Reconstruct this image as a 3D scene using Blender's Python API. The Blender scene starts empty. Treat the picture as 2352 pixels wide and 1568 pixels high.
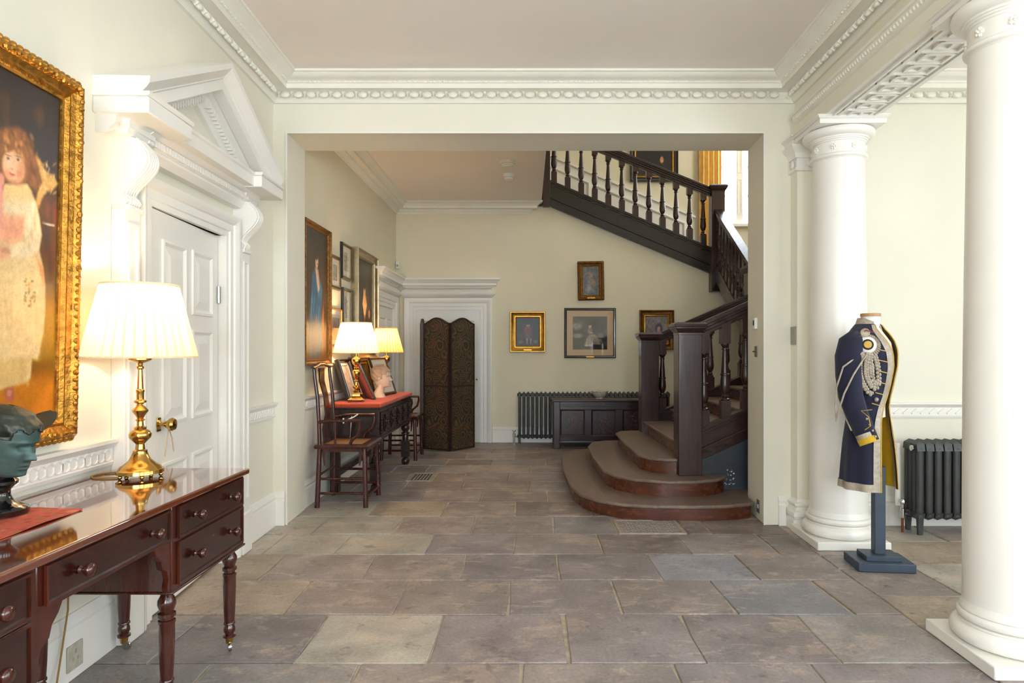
import bpy, bmesh, math, random
import numpy as np
from mathutils import Vector, Matrix
random.seed(7); np.random.seed(7)
SC = bpy.context.scene
COL = SC.collection
R = math.radians
# ---------------------------------------------------------------- camera, sky, window light, exposure
cam_d = bpy.data.cameras.new('camera'); cam = bpy.data.objects.new('camera', cam_d); COL.objects.link(cam)
cam.location = (0, 0, 1.30); cam.rotation_euler = (R(90), 0, 0)
cam_d.sensor_width = 36; cam_d.lens = 36 * 1500 / 2352.0
cam_d.shift_x = -(1213 - 1176) / 2352.0; cam_d.shift_y = (802 - 784) / 2352.0
cam_d.clip_start = 0.05
SC.camera = cam
W = bpy.data.worlds.new('sky'); SC.world = W; W.use_nodes = True
W.node_tree.nodes['Background'].inputs[0].default_value = (0.86, 0.93, 1.0, 1)
W.node_tree.nodes['Background'].inputs[1].default_value = 3.6
def area(name, loc, rot, sx, sy, power, col):
    l = bpy.data.lights.new(name, 'AREA'); l.shape = 'RECTANGLE'; l.size = sx; l.size_y = sy
    l.energy = power; l.color = col
    o = bpy.data.objects.new(name, l); COL.objects.link(o); o.location = loc; o.rotation_euler = rot
    return o
DAY = (0.75, 0.875, 1.0)
# daylight standing in each window opening (behind the camera, in the right bay, on the stair), plus one added fill
for i, x in enumerate((-0.9, 0.6, 3.4)):
    area('window_or_fill_light', (x, -3.60, 1.75), (R(90), 0, 0), 1.1, 2.0, 44, DAY)
for y, pw_ in ((-1.6, 26), (0.4, 18), (2.3, 4)):
    area('window_or_fill_light', (4.655, y, 1.75), (0, R(90), 0), 2.0, 1.1, pw_, DAY)
area('window_or_fill_light', (3.57, 10.36, 4.45), (R(-90), 0, 0), 1.0, 2.2, 45, DAY)
area('window_or_fill_light', (4.32, 8.2, 4.6), (0, R(90), 0), 2.2, 1.0, 26, (1, .95, .85))  # added fill with no window here, brightens the stair back wall
SC.view_settings.view_transform = 'Standard'; SC.view_settings.look = 'None'
SC.view_settings.gamma = 1.0; SC.view_settings.use_curve_mapping = False
SC.view_settings.exposure = 0.92
SC.cycles.use_denoising = True
SC.cycles.max_bounces = 10; SC.cycles.diffuse_bounces = 6; SC.cycles.glossy_bounces = 4
SC.cycles.transparent_max_bounces = 8; SC.cycles.caustics_reflective = False; SC.cycles.caustics_refractive = False
SC.cycles.sample_clamp_indirect = 6.0

# ---------------------------------------------------------------- mesh helpers
class MB:
    def __init__(s): s.v = []; s.f = []
    def add(s, vs, fs):
        o = len(s.v); s.v += [tuple(v) for v in vs]; s.f += [tuple(i + o for i in f) for f in fs]; return s
    def hexa(s, p):
        return s.add(p, [(0,1,2,3),(7,6,5,4),(0,4,5,1),(1,5,6,2),(2,6,7,3),(3,7,4,0)])
    def box(s, x0, x1, y0, y1, z0, z1):
        return s.hexa([(x0,y0,z0),(x1,y0,z0),(x1,y1,z0),(x0,y1,z0),(x0,y0,z1),(x1,y0,z1),(x1,y1,z1),(x0,y1,z1)])
    def frus(s, cx, cy, a0, b0, z0, a1, b1, z1):
        return s.hexa([(cx-a0,cy-b0,z0),(cx+a0,cy-b0,z0),(cx+a0,cy+b0,z0),(cx-a0,cy+b0,z0),
                       (cx-a1,cy-b1,z1),(cx+a1,cy-b1,z1),(cx+a1,cy+b1,z1),(cx-a1,cy+b1,z1)])
    def bar(s, p, q, w, h, up=(0,0,1), w2=None, h2=None):
        p = Vector(p); q = Vector(q); d = (q-p).normalized(); u = Vector(up)
        r = d.cross(u)
        if r.length < 1e-5: r = Vector((1,0,0))
        r.normalize(); u = r.cross(d).normalized()
        w2 = w if w2 is None else w2; h2 = h if h2 is None else h2
        return s.hexa([p-r*w/2-u*h/2, p+r*w/2-u*h/2, p+r*w/2+u*h/2, p-r*w/2+u*h/2,
                       q-r*w2/2-u*h2/2, q+r*w2/2-u*h2/2, q+r*w2/2+u*h2/2, q-r*w2/2+u*h2/2])
    def prism(s, poly, a, b, plane='xy'):
        m = {'xy': lambda u,v,t:(u,v,t), 'xz': lambda u,v,t:(u,t,v), 'yz': lambda u,v,t:(t,u,v)}[plane]
        n = len(poly)
        return s.add([m(u,v,a) for u,v in poly] + [m(u,v,b) for u,v in poly],
                     [tuple(range(n))[::-1], tuple(range(n,2*n))] + [(i,(i+1)%n,(i+1)%n+n,i+n) for i in range(n)])
    def lathe(s, prof, c=(0,0,0), n=16, M=None, caps=True, mod=None):
        vs = []; k = len(prof)
        for r, z in prof:
            for i in range(n):
                a = 2*math.pi*i/n; rr = r*(mod(a,z) if mod else 1)
                p = Vector((rr*math.cos(a), rr*math.sin(a), z))
                if M: p = M @ p
                vs.append((p.x+c[0], p.y+c[1], p.z+c[2]))
        fs = [(j*n+i, j*n+(i+1)%n, (j+1)*n+(i+1)%n, (j+1)*n+i) for j in range(k-1) for i in range(n)]
        if caps:
            fs += [tuple(range(n))[::-1], tuple(range((k-1)*n, k*n))]
        return s.add(vs, fs)
    def tube(s, pts, r, n=8, closed=False, flat=1.0, caps=True):
        pts = [Vector(p) for p in pts]; k = len(pts); rs = r if isinstance(r,(list,tuple)) else [r]*k
        vs = []; prev = None
        for i, p in enumerate(pts):
            a = pts[i-1] if (i > 0 or closed) else p
            b = pts[(i+1)%k] if (i < k-1 or closed) else p
            t = (b-a).normalized()
            if prev is None:
                u = t.cross(Vector((0,0,1)))
                if u.length < .05: u = t.cross(Vector((1,0,0)))
            else: u = prev - t*prev.dot(t)
            u.normalize(); prev = u; w = t.cross(u)
            for j in range(n):
                an = 2*math.pi*j/n
                vs.append(p + u*rs[i]*math.cos(an) + w*rs[i]*flat*math.sin(an))
        m = k if closed else k-1
        fs = [(i*n+j, i*n+(j+1)%n, ((i+1)%k)*n+(j+1)%n, ((i+1)%k)*n+j) for i in range(m) for j in range(n)]
        if not closed and caps: fs += [tuple(range(n))[::-1], tuple(range((k-1)*n,k*n))]
        return s.add(vs, fs)
    def ell(s, c, rx, ry, rz, n=10, m=6, M=None):
        vs = []; fs = []
        for j in range(m+1):
            ph = math.pi*j/m
            for i in range(n):
                a = 2*math.pi*i/n
                p = Vector((rx*math.sin(ph)*math.cos(a), ry*math.sin(ph)*math.sin(a), -rz*math.cos(ph)))
                if M: p = M @ p
                vs.append((p.x+c[0], p.y+c[1], p.z+c[2]))
        fs = [(j*n+i, j*n+(i+1)%n, (j+1)*n+(i+1)%n, (j+1)*n+i) for j in range(m) for i in range(n)]
        return s.add(vs, fs)
    def sweep(s, prof, path, mp, closed=False):
        """prof [(offset to the left of the path, height)], path [(a,b)], mp(a,b,h)->xyz; mitred"""
        k = len(path); n = len(prof); P = [Vector((a,b)) for a,b in path]; vs = []
        nrm = lambda d: Vector((-d.y, d.x))
        for i in range(k):
            d0 = (P[i]-P[i-1]).normalized() if (i > 0 or closed) else None
            d1 = (P[(i+1)%k]-P[i]).normalized() if (i < k-1 or closed) else None
            if d0 is None: d0 = d1
            if d1 is None: d1 = d0
            n0, n1 = nrm(d0), nrm(d1); m = (n0+n1)/max(.2,(1+n0.dot(n1)))
            for o, h in prof:
                q = P[i]+m*o; vs.append(mp(q.x, q.y, h))
        mm = k if closed else k-1
        fs = [(i*n+j, i*n+(j+1)%n, ((i+1)%k)*n+(j+1)%n, ((i+1)%k)*n+j) for i in range(mm) for j in range(n)]
        if not closed: fs += [tuple(range(n))[::-1], tuple(range((k-1)*n,k*n))]
        return s.add(vs, fs)
    def loft(s, rings, closed=True, caps=True):
        n = len(rings[0]); k = len(rings); vs = [p for r in rings for p in r]
        m = n if closed else n-1
        fs = [(j*n+i, j*n+(i+1)%n, (j+1)*n+(i+1)%n, (j+1)*n+i) for j in range(k-1) for i in range(m)]
        if caps and closed: fs += [tuple(range(n))[::-1], tuple(range((k-1)*n,k*n))]
        return s.add(vs, fs)
    def mesh(s, name, mat, smooth=35):
        me = bpy.data.meshes.new(name); me.from_pydata(s.v, [], s.f)
        bm = bmesh.new(); bm.from_mesh(me); bmesh.ops.recalc_face_normals(bm, faces=bm.faces); bm.to_mesh(me); bm.free()
        if smooth:
            me.polygons.foreach_set('use_smooth', [True]*len(me.polygons))
            me.set_sharp_from_angle(angle=R(smooth))
        if mat: me.materials.append(mat)
        me.update(); return me
    def build(s, name, mat, parent=None, loc=(0,0,0), rot=(0,0,0), bevel=0, smooth=35, kind=None, label=None, seg=2):
        o = inst(name, s.mesh(name, mat, smooth), parent, loc, rot)
        if bevel: bev(o, bevel, seg)
        if kind: o['kind'] = kind
        if label: o['label'] = label
        return o
def bev(o, w, seg=2):
    m = o.modifiers.new('edge', 'BEVEL'); m.width = w; m.segments = seg; m.limit_method = 'ANGLE'; m.angle_limit = R(40)
def inst(name, me, parent=None, loc=(0,0,0), rot=(0,0,0), scale=None):
    o = bpy.data.objects.new(name, me); COL.objects.link(o)
    o.location = loc; o.rotation_euler = rot
    if scale: o.scale = scale
    if parent: o.parent = parent
    return o
def tag(o, label, cat, group=None, kind=None):
    o['label'] = label; o['category'] = cat
    if group: o['group'] = group
    if kind: o['kind'] = kind
    return o
def thing(name, label, cat, loc=(0,0,0), rotz=0, group=None):
    o = bpy.data.objects.new(name, None); COL.objects.link(o); o.empty_display_size = .1
    o.location = loc; o.rotation_euler = (0,0,rotz); return tag(o, label, cat, group)
def struct(o, label=None):
    o['kind'] = 'structure'
    if label: o['label'] = label
    return o
def sempty(name, loc=(0,0,0), rotz=0, label=None):
    o = bpy.data.objects.new(name, None); COL.objects.link(o); o.empty_display_size = .1
    o.location = loc; o.rotation_euler = (0,0,rotz); return struct(o, label)
def copy_tree(o, parent=None):
    c = o.copy(); COL.objects.link(c); c.parent = parent
    for ch in list(o.children): copy_tree(ch, c)
    return c

# ---------------------------------------------------------------- materials
def lin(c): return tuple(((x/255)/12.92 if x/255 <= .04045 else ((x/255+.055)/1.055)**2.4) for x in c)
class NT:
    def __init__(s, name):
        s.m = bpy.data.materials.new(name); s.m.use_nodes = True; s.t = s.m.node_tree
        s.b = s.t.nodes['Principled BSDF']; s.o = s.t.nodes['Material Output']
    def n(s, ty, **kw):
        x = s.t.nodes.new(ty)
        for k, v in kw.items():
            if k.startswith('i_'):
                key = k[2:]; key = int(key) if key.isdigit() else key
                x.inputs[key].default_value = v
            else: setattr(x, k, v)
        return x
    def l(s, a, b): s.t.links.new(a, b)
    def coords(s, sc=(1,1,1), world=False):
        if world: src = s.n('ShaderNodeNewGeometry').outputs['Position']
        else: src = s.n('ShaderNodeTexCoord').outputs['Object']
        mp = s.n('ShaderNodeMapping'); mp.inputs['Scale'].default_value = sc; s.l(src, mp.inputs[0]); return mp.outputs[0]
    def noise(s, co, scale, detail=4, rough=.55, dist=0):
        x = s.n('ShaderNodeTexNoise'); x.inputs['Scale'].default_value = scale; x.inputs['Detail'].default_value = detail
        x.inputs['Roughness'].default_value = rough; x.inputs['Distortion'].default_value = dist
        s.l(co, x.inputs['Vector']); return x.outputs['Fac']
    def ramp(s, fac, stops):
        r = s.n('ShaderNodeValToRGB'); e = r.color_ramp.elements
        while len(e) < len(stops): e.new(.5)
        for q, (p, c) in zip(e, stops): q.position = p; q.color = (c+(1,)) if len(c) == 3 else c
        s.l(fac, r.inputs[0]); return r.outputs[0]
    def mix(s, fac, a, b, mode='MIX'):
        x = s.n('ShaderNodeMix', data_type='RGBA', blend_type=mode)
        for i, v in ((0, fac), (6, a), (7, b)):
            if isinstance(v, (int,float)): x.inputs[i].default_value = v
            elif isinstance(v, tuple): x.inputs[i].default_value = v+(1,) if len(v) == 3 else v
            else: s.l(v, x.inputs[i])
        return x.outputs[2]
    def bump(s, h, strength=.3, dist=.005):
        x = s.n('ShaderNodeBump'); x.inputs['Strength'].default_value = strength; x.inputs['Distance'].default_value = dist
        s.l(h, x.inputs['Height']); s.l(x.outputs[0], s.b.inputs['Normal']); return x
    def rng(s, v, a, b):
        x = s.n('ShaderNodeMapRange'); x.inputs[3].default_value = a; x.inputs[4].default_value = b
        s.l(v, x.inputs[0]); return x.outputs[0]
def pmat(name, col, rough=.5, metal=0, var=.12, scale=6, bump=0, bscale=60, coat=0, spec=.5, st=(1,1,1), rvar=.1, sheen=0, bd=.003):
    """procedural: noise-varied colour, roughness and fine relief"""
    k = NT(name); c = lin(col); co = k.coords(st)
    nz = k.noise(co, scale, 5)
    d = tuple(max(0, x*(1-var)) for x in c); l = tuple(min(1, x*(1+var)) for x in c)
    k.l(k.ramp(nz, [(.3, d), (.7, l)]), k.b.inputs['Base Color'])
    k.l(k.rng(nz, max(.02, rough-rvar*rough), min(1, rough+rvar*rough)), k.b.inputs['Roughness'])
    k.b.inputs['Metallic'].default_value = metal; k.b.inputs['Specular IOR Level'].default_value = spec
    k.b.inputs['Coat Weight'].default_value = coat; k.b.inputs['Coat Roughness'].default_value = .06
    if sheen: k.b.inputs['Sheen Weight'].default_value = sheen
    if bump: k.bump(k.noise(co, bscale, 4), bump, bd)
    return k.m
def wood(name, dark, light, rough=.3, st=(1,1,12), scale=5, coat=0, bump=.15):
    mx_ = max(st); st = tuple(mx_/q for q in st)   # fine across the grain, long along it
    k = NT(name); co = k.coords(st); nz = k.noise(co, scale*.5, 6, .6, .6)
    co2 = k.coords((1,1,1)); pz = k.noise(co2, 2.2, 3)
    c = k.ramp(nz, [(.25, lin(dark)), (.75, lin(light))])
    c = k.mix(k.rng(pz, 0, .5), c, lin(dark), 'MIX')
    k.l(c, k.b.inputs['Base Color']); k.l(k.rng(nz, rough*.8, rough*1.25), k.b.inputs['Roughness'])
    k.b.inputs['Coat Weight'].default_value = coat; k.b.inputs['Coat Roughness'].default_value = .05
    k.bump(nz, bump, .002); return k.m
M = {}
M['wall'] = pmat('wall_paint', (231,227,211), .62, var=.03, scale=1.5, bump=.05, bscale=90)
M['wall_rear'] = pmat('wall_paint_dim_warm_light', (226,218,192), .62, var=.03, scale=1.5, bump=.05, bscale=90)  # same cream, yellowed and darkened: the hall's dim warm light in the colour
M['white'] = pmat('white_gloss_paint', (236,233,226), .34, var=.025, scale=3, bump=.06, bscale=50)
M['ceiling'] = pmat('ceiling_paint', (242,235,228), .8, var=.02, scale=1)
M['plaster'] = pmat('white_plaster', (236,233,222), .6, var=.03, scale=4, bump=.05)
M['mahog'] = wood('mahogany', (36,12,8), (92,36,20), .2, (1,1,10), 6, .5)
M['mahogx'] = wood('mahogany_drawer_front', (28,9,7), (66,24,15), .22, (6,1,1), 7, .5)
M['mahogtop'] = wood('mahogany_polished_top', (80,34,20), (134,68,40), .06, (1,10,1), 5, 1.0, .02); M['mahogtop'].node_tree.nodes['Principled BSDF'].inputs['Coat IOR'].default_value = 2.1
M['oak'] = wood('dark_oak', (28,14,12), (72,40,34), .3, (1,1,10), 6, .15, .5)
M['oakx'] = wood('dark_oak_rail', (24,12,10), (60,30,25), .28, (10,1,1), 6, .2, .4)
M['oaky'] = wood('dark_oak_cross_rail', (24,12,10), (60,30,25), .28, (1,10,1), 6, .2, .4)
M['tread'] = wood('worn_oak_tread', (94,78,68), (142,120,106), .42, (1,12,1), 6, 0, .25)
M['riser'] = wood('oak_riser', (56,26,15), (116,60,36), .26, (8,1,1), 6, .3, .2)
M['string'] = wood('dark_stair_string', (20,14,10), (50,36,24), .32, (8,1,1), 6, .1, .3)
M['spandrel'] = pmat('slate_blue_panel_paint', (52,58,66), .38, var=.25, scale=5, bump=.2, bscale=30)
M['chinese'] = wood('lacquered_chair_wood', (44,14,12), (88,34,24), .25, (1,1,8), 9, .3, .15)
M['cane'] = wood('rush_seat_mat', (104,70,34), (150,104,56), .5, (20,1,1), 9, 0, .4)
M['blackoak'] = wood('black_oak', (26,15,13), (64,40,32), .28, (1,8,1), 8, .2, .4)
M['coffer'] = wood('coffer_oak', (26,11,12), (66,30,28), .3, (8,1,1), 7, .2, .4)
M['inlay'] = None
M['brass'] = pmat('polished_brass', (200,160,88), .18, 1, var=.18, scale=14, bump=.15, bscale=70)
M['gilt'] = pmat('old_gilt', (180,128,50), .32, .85, var=.45, scale=30, bump=.9, bscale=55, bd=.006)
M['giltsmooth'] = pmat('smooth_gilt', (184,136,60), .34, .9, var=.25, scale=20, bump=.15, bscale=40)
M['giltdark'] = pmat('dark_gilt', (122,82,34), .38, .7, var=.5, scale=40, bump=.9, bscale=80, bd=.005)
M['silverframe'] = pmat('silver_gilt_frame', (168,152,118), .3, .8, var=.2, scale=12, bump=.2)
M['blackframe'] = pmat('ebonised_frame', (26,21,18), .3, 0, var=.3, scale=20, coat=.3)
M['darkwood'] = pmat('dark_brown_frame', (58,38,24), .35, 0, var=.3, scale=20)
M['iron'] = pmat('radiator_iron_paint', (56,58,58), .42, .1, var=.15, scale=8, bump=.15, bscale=40)
M['steel'] = pmat('chrome_fitting', (190,188,184), .18, 1, var=.08)
M['copper'] = pmat('copper_pipe', (150,90,62), .3, 1, var=.2)
M['grate'] = pmat('iron_floor_grate', (172,160,148), .45, .2, var=.2, scale=20)
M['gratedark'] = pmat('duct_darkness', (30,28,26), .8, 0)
M['velvet'] = pmat('rust_red_velvet', (186,72,42), .9, 0, var=.14, scale=40, bump=.3, bscale=200, sheen=.1)
M['runner'] = None
M['bronze'] = pmat('verdigris_bronze', (66,88,84), .45, .35, var=.5, scale=9, bump=.35, bscale=35)
M['bronzedark'] = pmat('dark_patina_bronze', (58,62,54), .42, .4, var=.45, scale=12, bump=.6, bscale=40)
M['blackstone'] = pmat('polished_black_stone', (14,13,13), .1, 0, var=.3, coat=.5)
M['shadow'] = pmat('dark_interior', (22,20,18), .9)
M['plate'] = pmat('white_plastic', (228,228,222), .4, var=.02)
M['greyplate'] = pmat('brushed_steel_plate', (150,146,136), .35, .6, var=.1)
M['oldplate'] = pmat('tarnished_socket_plate', (186,180,162), .5, .1, var=.2, scale=30)
M['flex'] = pmat('gold_flex', (150,116,60), .5, 0, var=.1)
M['string_tag'] = pmat('natural_string', (196,172,140), .8)
M['ivory'] = pmat('ivory_candle_tube', (240,224,186), .4, var=.03)
M['marble'] = pmat('pale_terracotta_head', (206,180,158), .6, var=.12, scale=10, bump=.2)
M['marblehair'] = pmat('pale_terracotta_hair', (172,144,122), .65, var=.2, scale=14, bump=.5)
M['navy'] = pmat('navy_wool', (26,28,52), .9, 0, var=.16, scale=30, bump=.25, bscale=260, sheen=.1)
M['yellow'] = pmat('mustard_lining', (204,164,22), .75, 0, var=.1, scale=18, sheen=.2)
M['braid'] = pmat('tarnished_silver_braid', (176,164,148), .45, .25, var=.2, scale=50, bump=.6, bscale=180)
M['gold_cord'] = pmat('gold_cord', (200,160,70), .5, .2, var=.15, scale=60)
M['bluegrey'] = pmat('blue_grey_stand_paint', (56,68,84), .45, 0, var=.1, scale=12, bump=.1)
M['linen'] = pmat('white_linen_form', (232,228,220), .8, var=.03)
M['pine'] = pmat('pale_wood_block', (186,140,96), .5, var=.15, scale=20, st=(1,8,1))
M['curtain'] = pmat('gold_curtain', (242,202,112), .7, 0, var=.12, scale=10, sheen=.3)
M['screenframe'] = pmat('dark_leather_edging', (44,26,20), .45, 0, var=.3, scale=30, bump=.3)
M['porcelain'] = None
M['rosette_red'] = pmat('red_ribbon', (164,40,36), .6)
def shade_mat(name, col, tw):
    k = NT(name); co = k.coords((1,1,1)); nz = k.noise(co, 60, 3)
    k.t.nodes.remove(k.b)
    d = k.n('ShaderNodeBsdfDiffuse'); t = k.n('ShaderNodeBsdfTranslucent'); m = k.n('ShaderNodeMixShader'); m.inputs[0].default_value = tw
    c = k.ramp(nz, [(.3, tuple(x*.96 for x in lin(col))), (.7, lin(col))])
    k.l(c, d.inputs[0]); k.l(c, t.inputs[0]); k.l(d.outputs[0], m.inputs[1]); k.l(t.outputs[0], m.inputs[2]); k.l(m.outputs[0], k.o.inputs[0])
    return k.m
M['shade'] = shade_mat('pleated_cream_silk', (248,234,208), .46)
M['shadefold'] = shade_mat('overlapped_cream_silk', (238,214,176), .32)
M['shadeyfold'] = shade_mat('overlapped_yellow_silk', (232,182,100), .32)
M['shadey'] = shade_mat('pleated_yellow_silk', (250,214,146), .5)
k = NT('bulb_glass'); k.b.inputs['Emission Color'].default_value = (1,.72,.38,1); k.b.inputs['Emission Strength'].default_value = 12; M['bulb'] = k.m
k = NT('status_light'); k.b.inputs['Base Color'].default_value = (.1,.8,.3,1); k.b.inputs['Emission Color'].default_value = (.1,.9,.3,1); k.b.inputs['Emission Strength'].default_value = 1.5; M['led'] = k.m
k = NT('picture_glass'); k.t.nodes.remove(k.b)   # clear pane: transparent with a fresnel gloss
tr = k.n('ShaderNodeBsdfTransparent'); gl = k.n('ShaderNodeBsdfGlossy'); gl.inputs['Roughness'].default_value = .04
fr = k.n('ShaderNodeFresnel'); k.l(k.rng(k.n('ShaderNodeNewGeometry').outputs['Backfacing'], 1.5, 1/1.5), fr.inputs[0]); mx = k.n('ShaderNodeMixShader')
k.l(fr.outputs[0], mx.inputs[0]); k.l(tr.outputs[0], mx.inputs[1]); k.l(gl.outputs[0], mx.inputs[2]); k.l(mx.outputs[0], k.o.inputs[0]); M['glass'] = k.m
# painted surface: colour attribute + fine brush grain
k = NT('painted_canvas'); at = k.n('ShaderNodeAttribute'); at.attribute_name = 'paint'; co = k.coords((1,1,1)); nz = k.noise(co, 120, 4)
k.l(k.mix(.25, at.outputs['Color'], k.ramp(nz, [(.3,(.55,.55,.55)),(.7,(1.25,1.25,1.25))]), 'MULTIPLY'), k.b.inputs['Base Color'])
k.b.inputs['Roughness'].default_value = .38; k.bump(nz, .12, .001); M['canvas'] = k.m
k = NT('print_paper'); at = k.n('ShaderNodeAttribute'); at.attribute_name = 'paint'; co = k.coords((1,1,1)); nz = k.noise(co, 200, 3)
k.l(k.mix(.15, at.outputs['Color'], k.ramp(nz, [(.3,(.7,.7,.7)),(.7,(1.2,1.2,1.2))]), 'MULTIPLY'), k.b.inputs['Base Color'])
k.b.inputs['Roughness'].default_value = .8; M['paper'] = k.m
# flagstones: colour of the stone from the object, worn patches and grain from noise in place
k = NT('flagstone'); oi = k.n('ShaderNodeObjectInfo'); co = k.coords((1,1,1), True)
big = k.noise(co, 3.0, 5, .6, .4); mid = k.noise(co, 11, 6, .62); fine = k.noise(co, 70, 4)
stc = k.coords((1.2,3.2,1), True); lay = k.noise(stc, 4, 6, .65, .8)
c = k.mix(1.0, oi.outputs['Color'], k.ramp(big, [(.3,(.66,.65,.66)),(.7,(1.18,1.17,1.16))]), 'MULTIPLY')
fl = k.noise(co, 2.6, 10, .74, .3)
c = k.mix(k.ramp(fl, [(.54,(0,0,0)),(.585,(.62,.62,.62))]), c, k.mix(.5, c, lin((196,172,154))))
c = k.mix(k.ramp(lay, [(.57,(0,0,0)),(.64,(.42,.42,.42))]), c, lin((196,178,164)))
c = k.mix(k.ramp(mid, [(.30,(.55,.55,.55)),(.42,(0,0,0))]), c, lin((72,60,58)))
c = k.mix(.6, c, k.ramp(fine, [(.3,(.72,.72,.72)),(.7,(1.2,1.2,1.2))]), 'MULTIPLY')
k.l(c, k.b.inputs['Base Color']); k.l(k.rng(mid, .34, .62), k.b.inputs['Roughness'])
ad = k.n('ShaderNodeMath', operation='ADD'); k.l(lay, ad.inputs[0]); k.l(fine, ad.inputs[1]); k.bump(ad.outputs[0], .35, .004); M['stone'] = k.m
M['mortar'] = pmat('lime_mortar', (176,164,146), .9, var=.3, scale=12, bump=.5)
# floral runner and screen paper, porcelain bowl
def floral(name, base, cols, scale, rough=.7):
    k = NT(name); co = k.coords((1,1,1)); c = lin(base)
    for i, cc in enumerate(cols):
        v = k.n('ShaderNodeTexVoronoi'); v.inputs['Scale'].default_value = scale*(1+.45*i)
        mp = k.n('ShaderNodeMapping'); mp.inputs['Location'].default_value = (i*3.1,i*1.7,i*2.3); k.l(co, mp.inputs[0]); k.l(mp.outputs[0], v.inputs['Vector'])
        r = k.ramp(v.outputs['Distance'], [(.16+.04*i,(.85,.85,.85)),(.30+.03*i,(0,0,0))]); c = k.mix(r, c, lin(cc))
    nz = k.noise(co, scale*3, 4); c = k.mix(.4, c, k.ramp(nz, [(.3,(.6,.6,.6)),(.7,(1.25,1.25,1.25))]), 'MULTIPLY')
    k.l(c, k.b.inputs['Base Color']); k.b.inputs['Roughness'].default_value = rough; k.bump(nz, .3, .002); return k.m
M['runner'] = floral('woven_runner', (188,86,66), [(210,124,98),(140,108,56),(170,62,56)], 13, .85)
M['screen'] = floral('embossed_screen_leather', (82,72,52), [(132,112,72),(126,80,46),(54,50,40)], 6.5, .42)
k = NT('paisley_screen_leather'); co = k.coords((1,1,1)); wn = k.n('ShaderNodeTexNoise'); wn.inputs['Scale'].default_value = 5; k.l(co, wn.inputs['Vector'])
va = k.n('ShaderNodeVectorMath', operation='MULTIPLY_ADD'); va.inputs[1].default_value = (.12,.12,.12); k.l(wn.outputs['Color'], va.inputs[0]); k.l(co, va.inputs[2])
v = k.n('ShaderNodeTexVoronoi'); v.inputs['Scale'].default_value = 6.5; k.l(va.outputs[0], v.inputs['Vector'])
ml = k.n('ShaderNodeMath', operation='MULTIPLY'); ml.inputs[1].default_value = 34; k.l(v.outputs['Distance'], ml.inputs[0]); sn = k.n('ShaderNodeMath', operation='SINE'); k.l(ml.outputs[0], sn.inputs[0])
c = k.ramp(sn.outputs[0], [(.0, lin((46,39,30))), (.45, lin((66,56,40))), (.95, lin((94,78,52)))])
c = k.mix(k.ramp(k.noise(co, 9, 4), [(.52,(0,0,0)),(.66,(.45,.45,.45))]), c, lin((104,64,38))); k.l(c, k.b.inputs['Base Color']); k.b.inputs['Roughness'].default_value = .45; k.bump(sn.outputs[0], .3, .003); M['screen'] = k.m
M['porcelain'] = floral('famille_rose_porcelain', (214,208,196), [(80,120,84),(178,70,70),(196,180,120)], 42, .2)
M['inlay'] = floral('inlaid_floral_panel', (40,22,22), [(104,52,34),(56,32,28)], 30, .3)
# ================================================================ the setting
FY, RY, BY = 4.84, 5.30, 9.15
LS = .02867                                    # the left wall runs a little out of square
def LX(Y, v=0): return -1.749 - LS*Y + v       # X of the left wall (v = distance out of the wall)
LROT = R(90) + math.atan(LS)
def lw(Y): return (LX(Y), Y, 0)                # a point on the left wall, for objects hung in its frame
BROT = -math.atan(.0247)                       # the column beam runs a little out of square too
def bp(bx, by): return (1.975 + bx*math.cos(BROT) - by*math.sin(BROT), FY + bx*math.sin(BROT) + by*math.cos(BROT))
CH, RCH = 3.28, 3.34
# ---- walls
m = MB()
for a, b in ((-8.5, -1.70), (-.87, 0.0)): m.box(a, b, 0, .25, 0, CH+.1)
m.box(-1.70, -.87, 0, .25, 2.0, CH+.1)
struct(m.build('wall_left', M['wall'], loc=(-1.888, FY, 0), rot=(0,0,LROT), smooth=0), 'cream painted left wall of the front hall')
struct(MB().box(-1.72, -.85, .25, .32, 0, 2.1).build('wall_left_closing', M['shadow'], loc=(-1.888, FY, 0), rot=(0,0,LROT)))  # near-black panel paints in the shade of the space beyond the door
m = MB()
m.prism([(-2.2,FY),(-1.795,FY),(-1.812,RY),(-2.2,RY)], 0, CH+.4)
m.prism([(1.755,FY),(4.78,FY),(4.78,RY),(1.784,RY)], 0, CH+.4)
m.prism([(-1.795,FY),(1.755,FY),(1.784,RY),(-1.812,RY)], 2.91, CH+.4)
struct(m.build('wall_front', M['wall'], smooth=0), 'cream wall with the wide square opening to the stair hall')
m = MB(); m.box(-1.98, -1.85, RY, BY+.1, 0, 6.2)
struct(m.build('wall_rear_left', M['wall_rear'], smooth=0), 'cream picture-hung left wall of the stair hall')
m = MB(); m.prism([(-1.98,0),(4.42,0),(4.42,2.16),(2.66,2.16),(2.53,2.42),(.20,3.36),(.20,3.5),(-1.98,3.5)], BY, BY+.1, 'xz')
struct(m.build('wall_back', M['wall_rear'], smooth=0), 'cream back wall under the upper stair flight')
m = MB(); wx0, wx1, wz0, wz1 = 3.03, 4.12, 3.29, 5.65
m.box(-2.0, wx0, 10.4, 10.6, 0, 6.3); m.box(wx1, 4.6, 10.4, 10.6, 0, 6.3); m.box(wx0, wx1, 10.4, 10.6, 0, wz0); m.box(wx0, wx1, 10.4, 10.6, wz1, 6.3)
struct(m.build('wall_stair_back', M['wall_rear'], smooth=0), 'cream stairwell wall behind the balusters')
struct(MB().box(4.42, 4.6, RY, 10.6, 0, 6.3).build('wall_stair_right', M['wall_rear'], smooth=0))
struct(MB().box(-2.0, 4.6, RY-.1, RY-.001, CH+.4, 6.3).build('wall_stair_front', M['wall_rear'], smooth=0))
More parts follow.
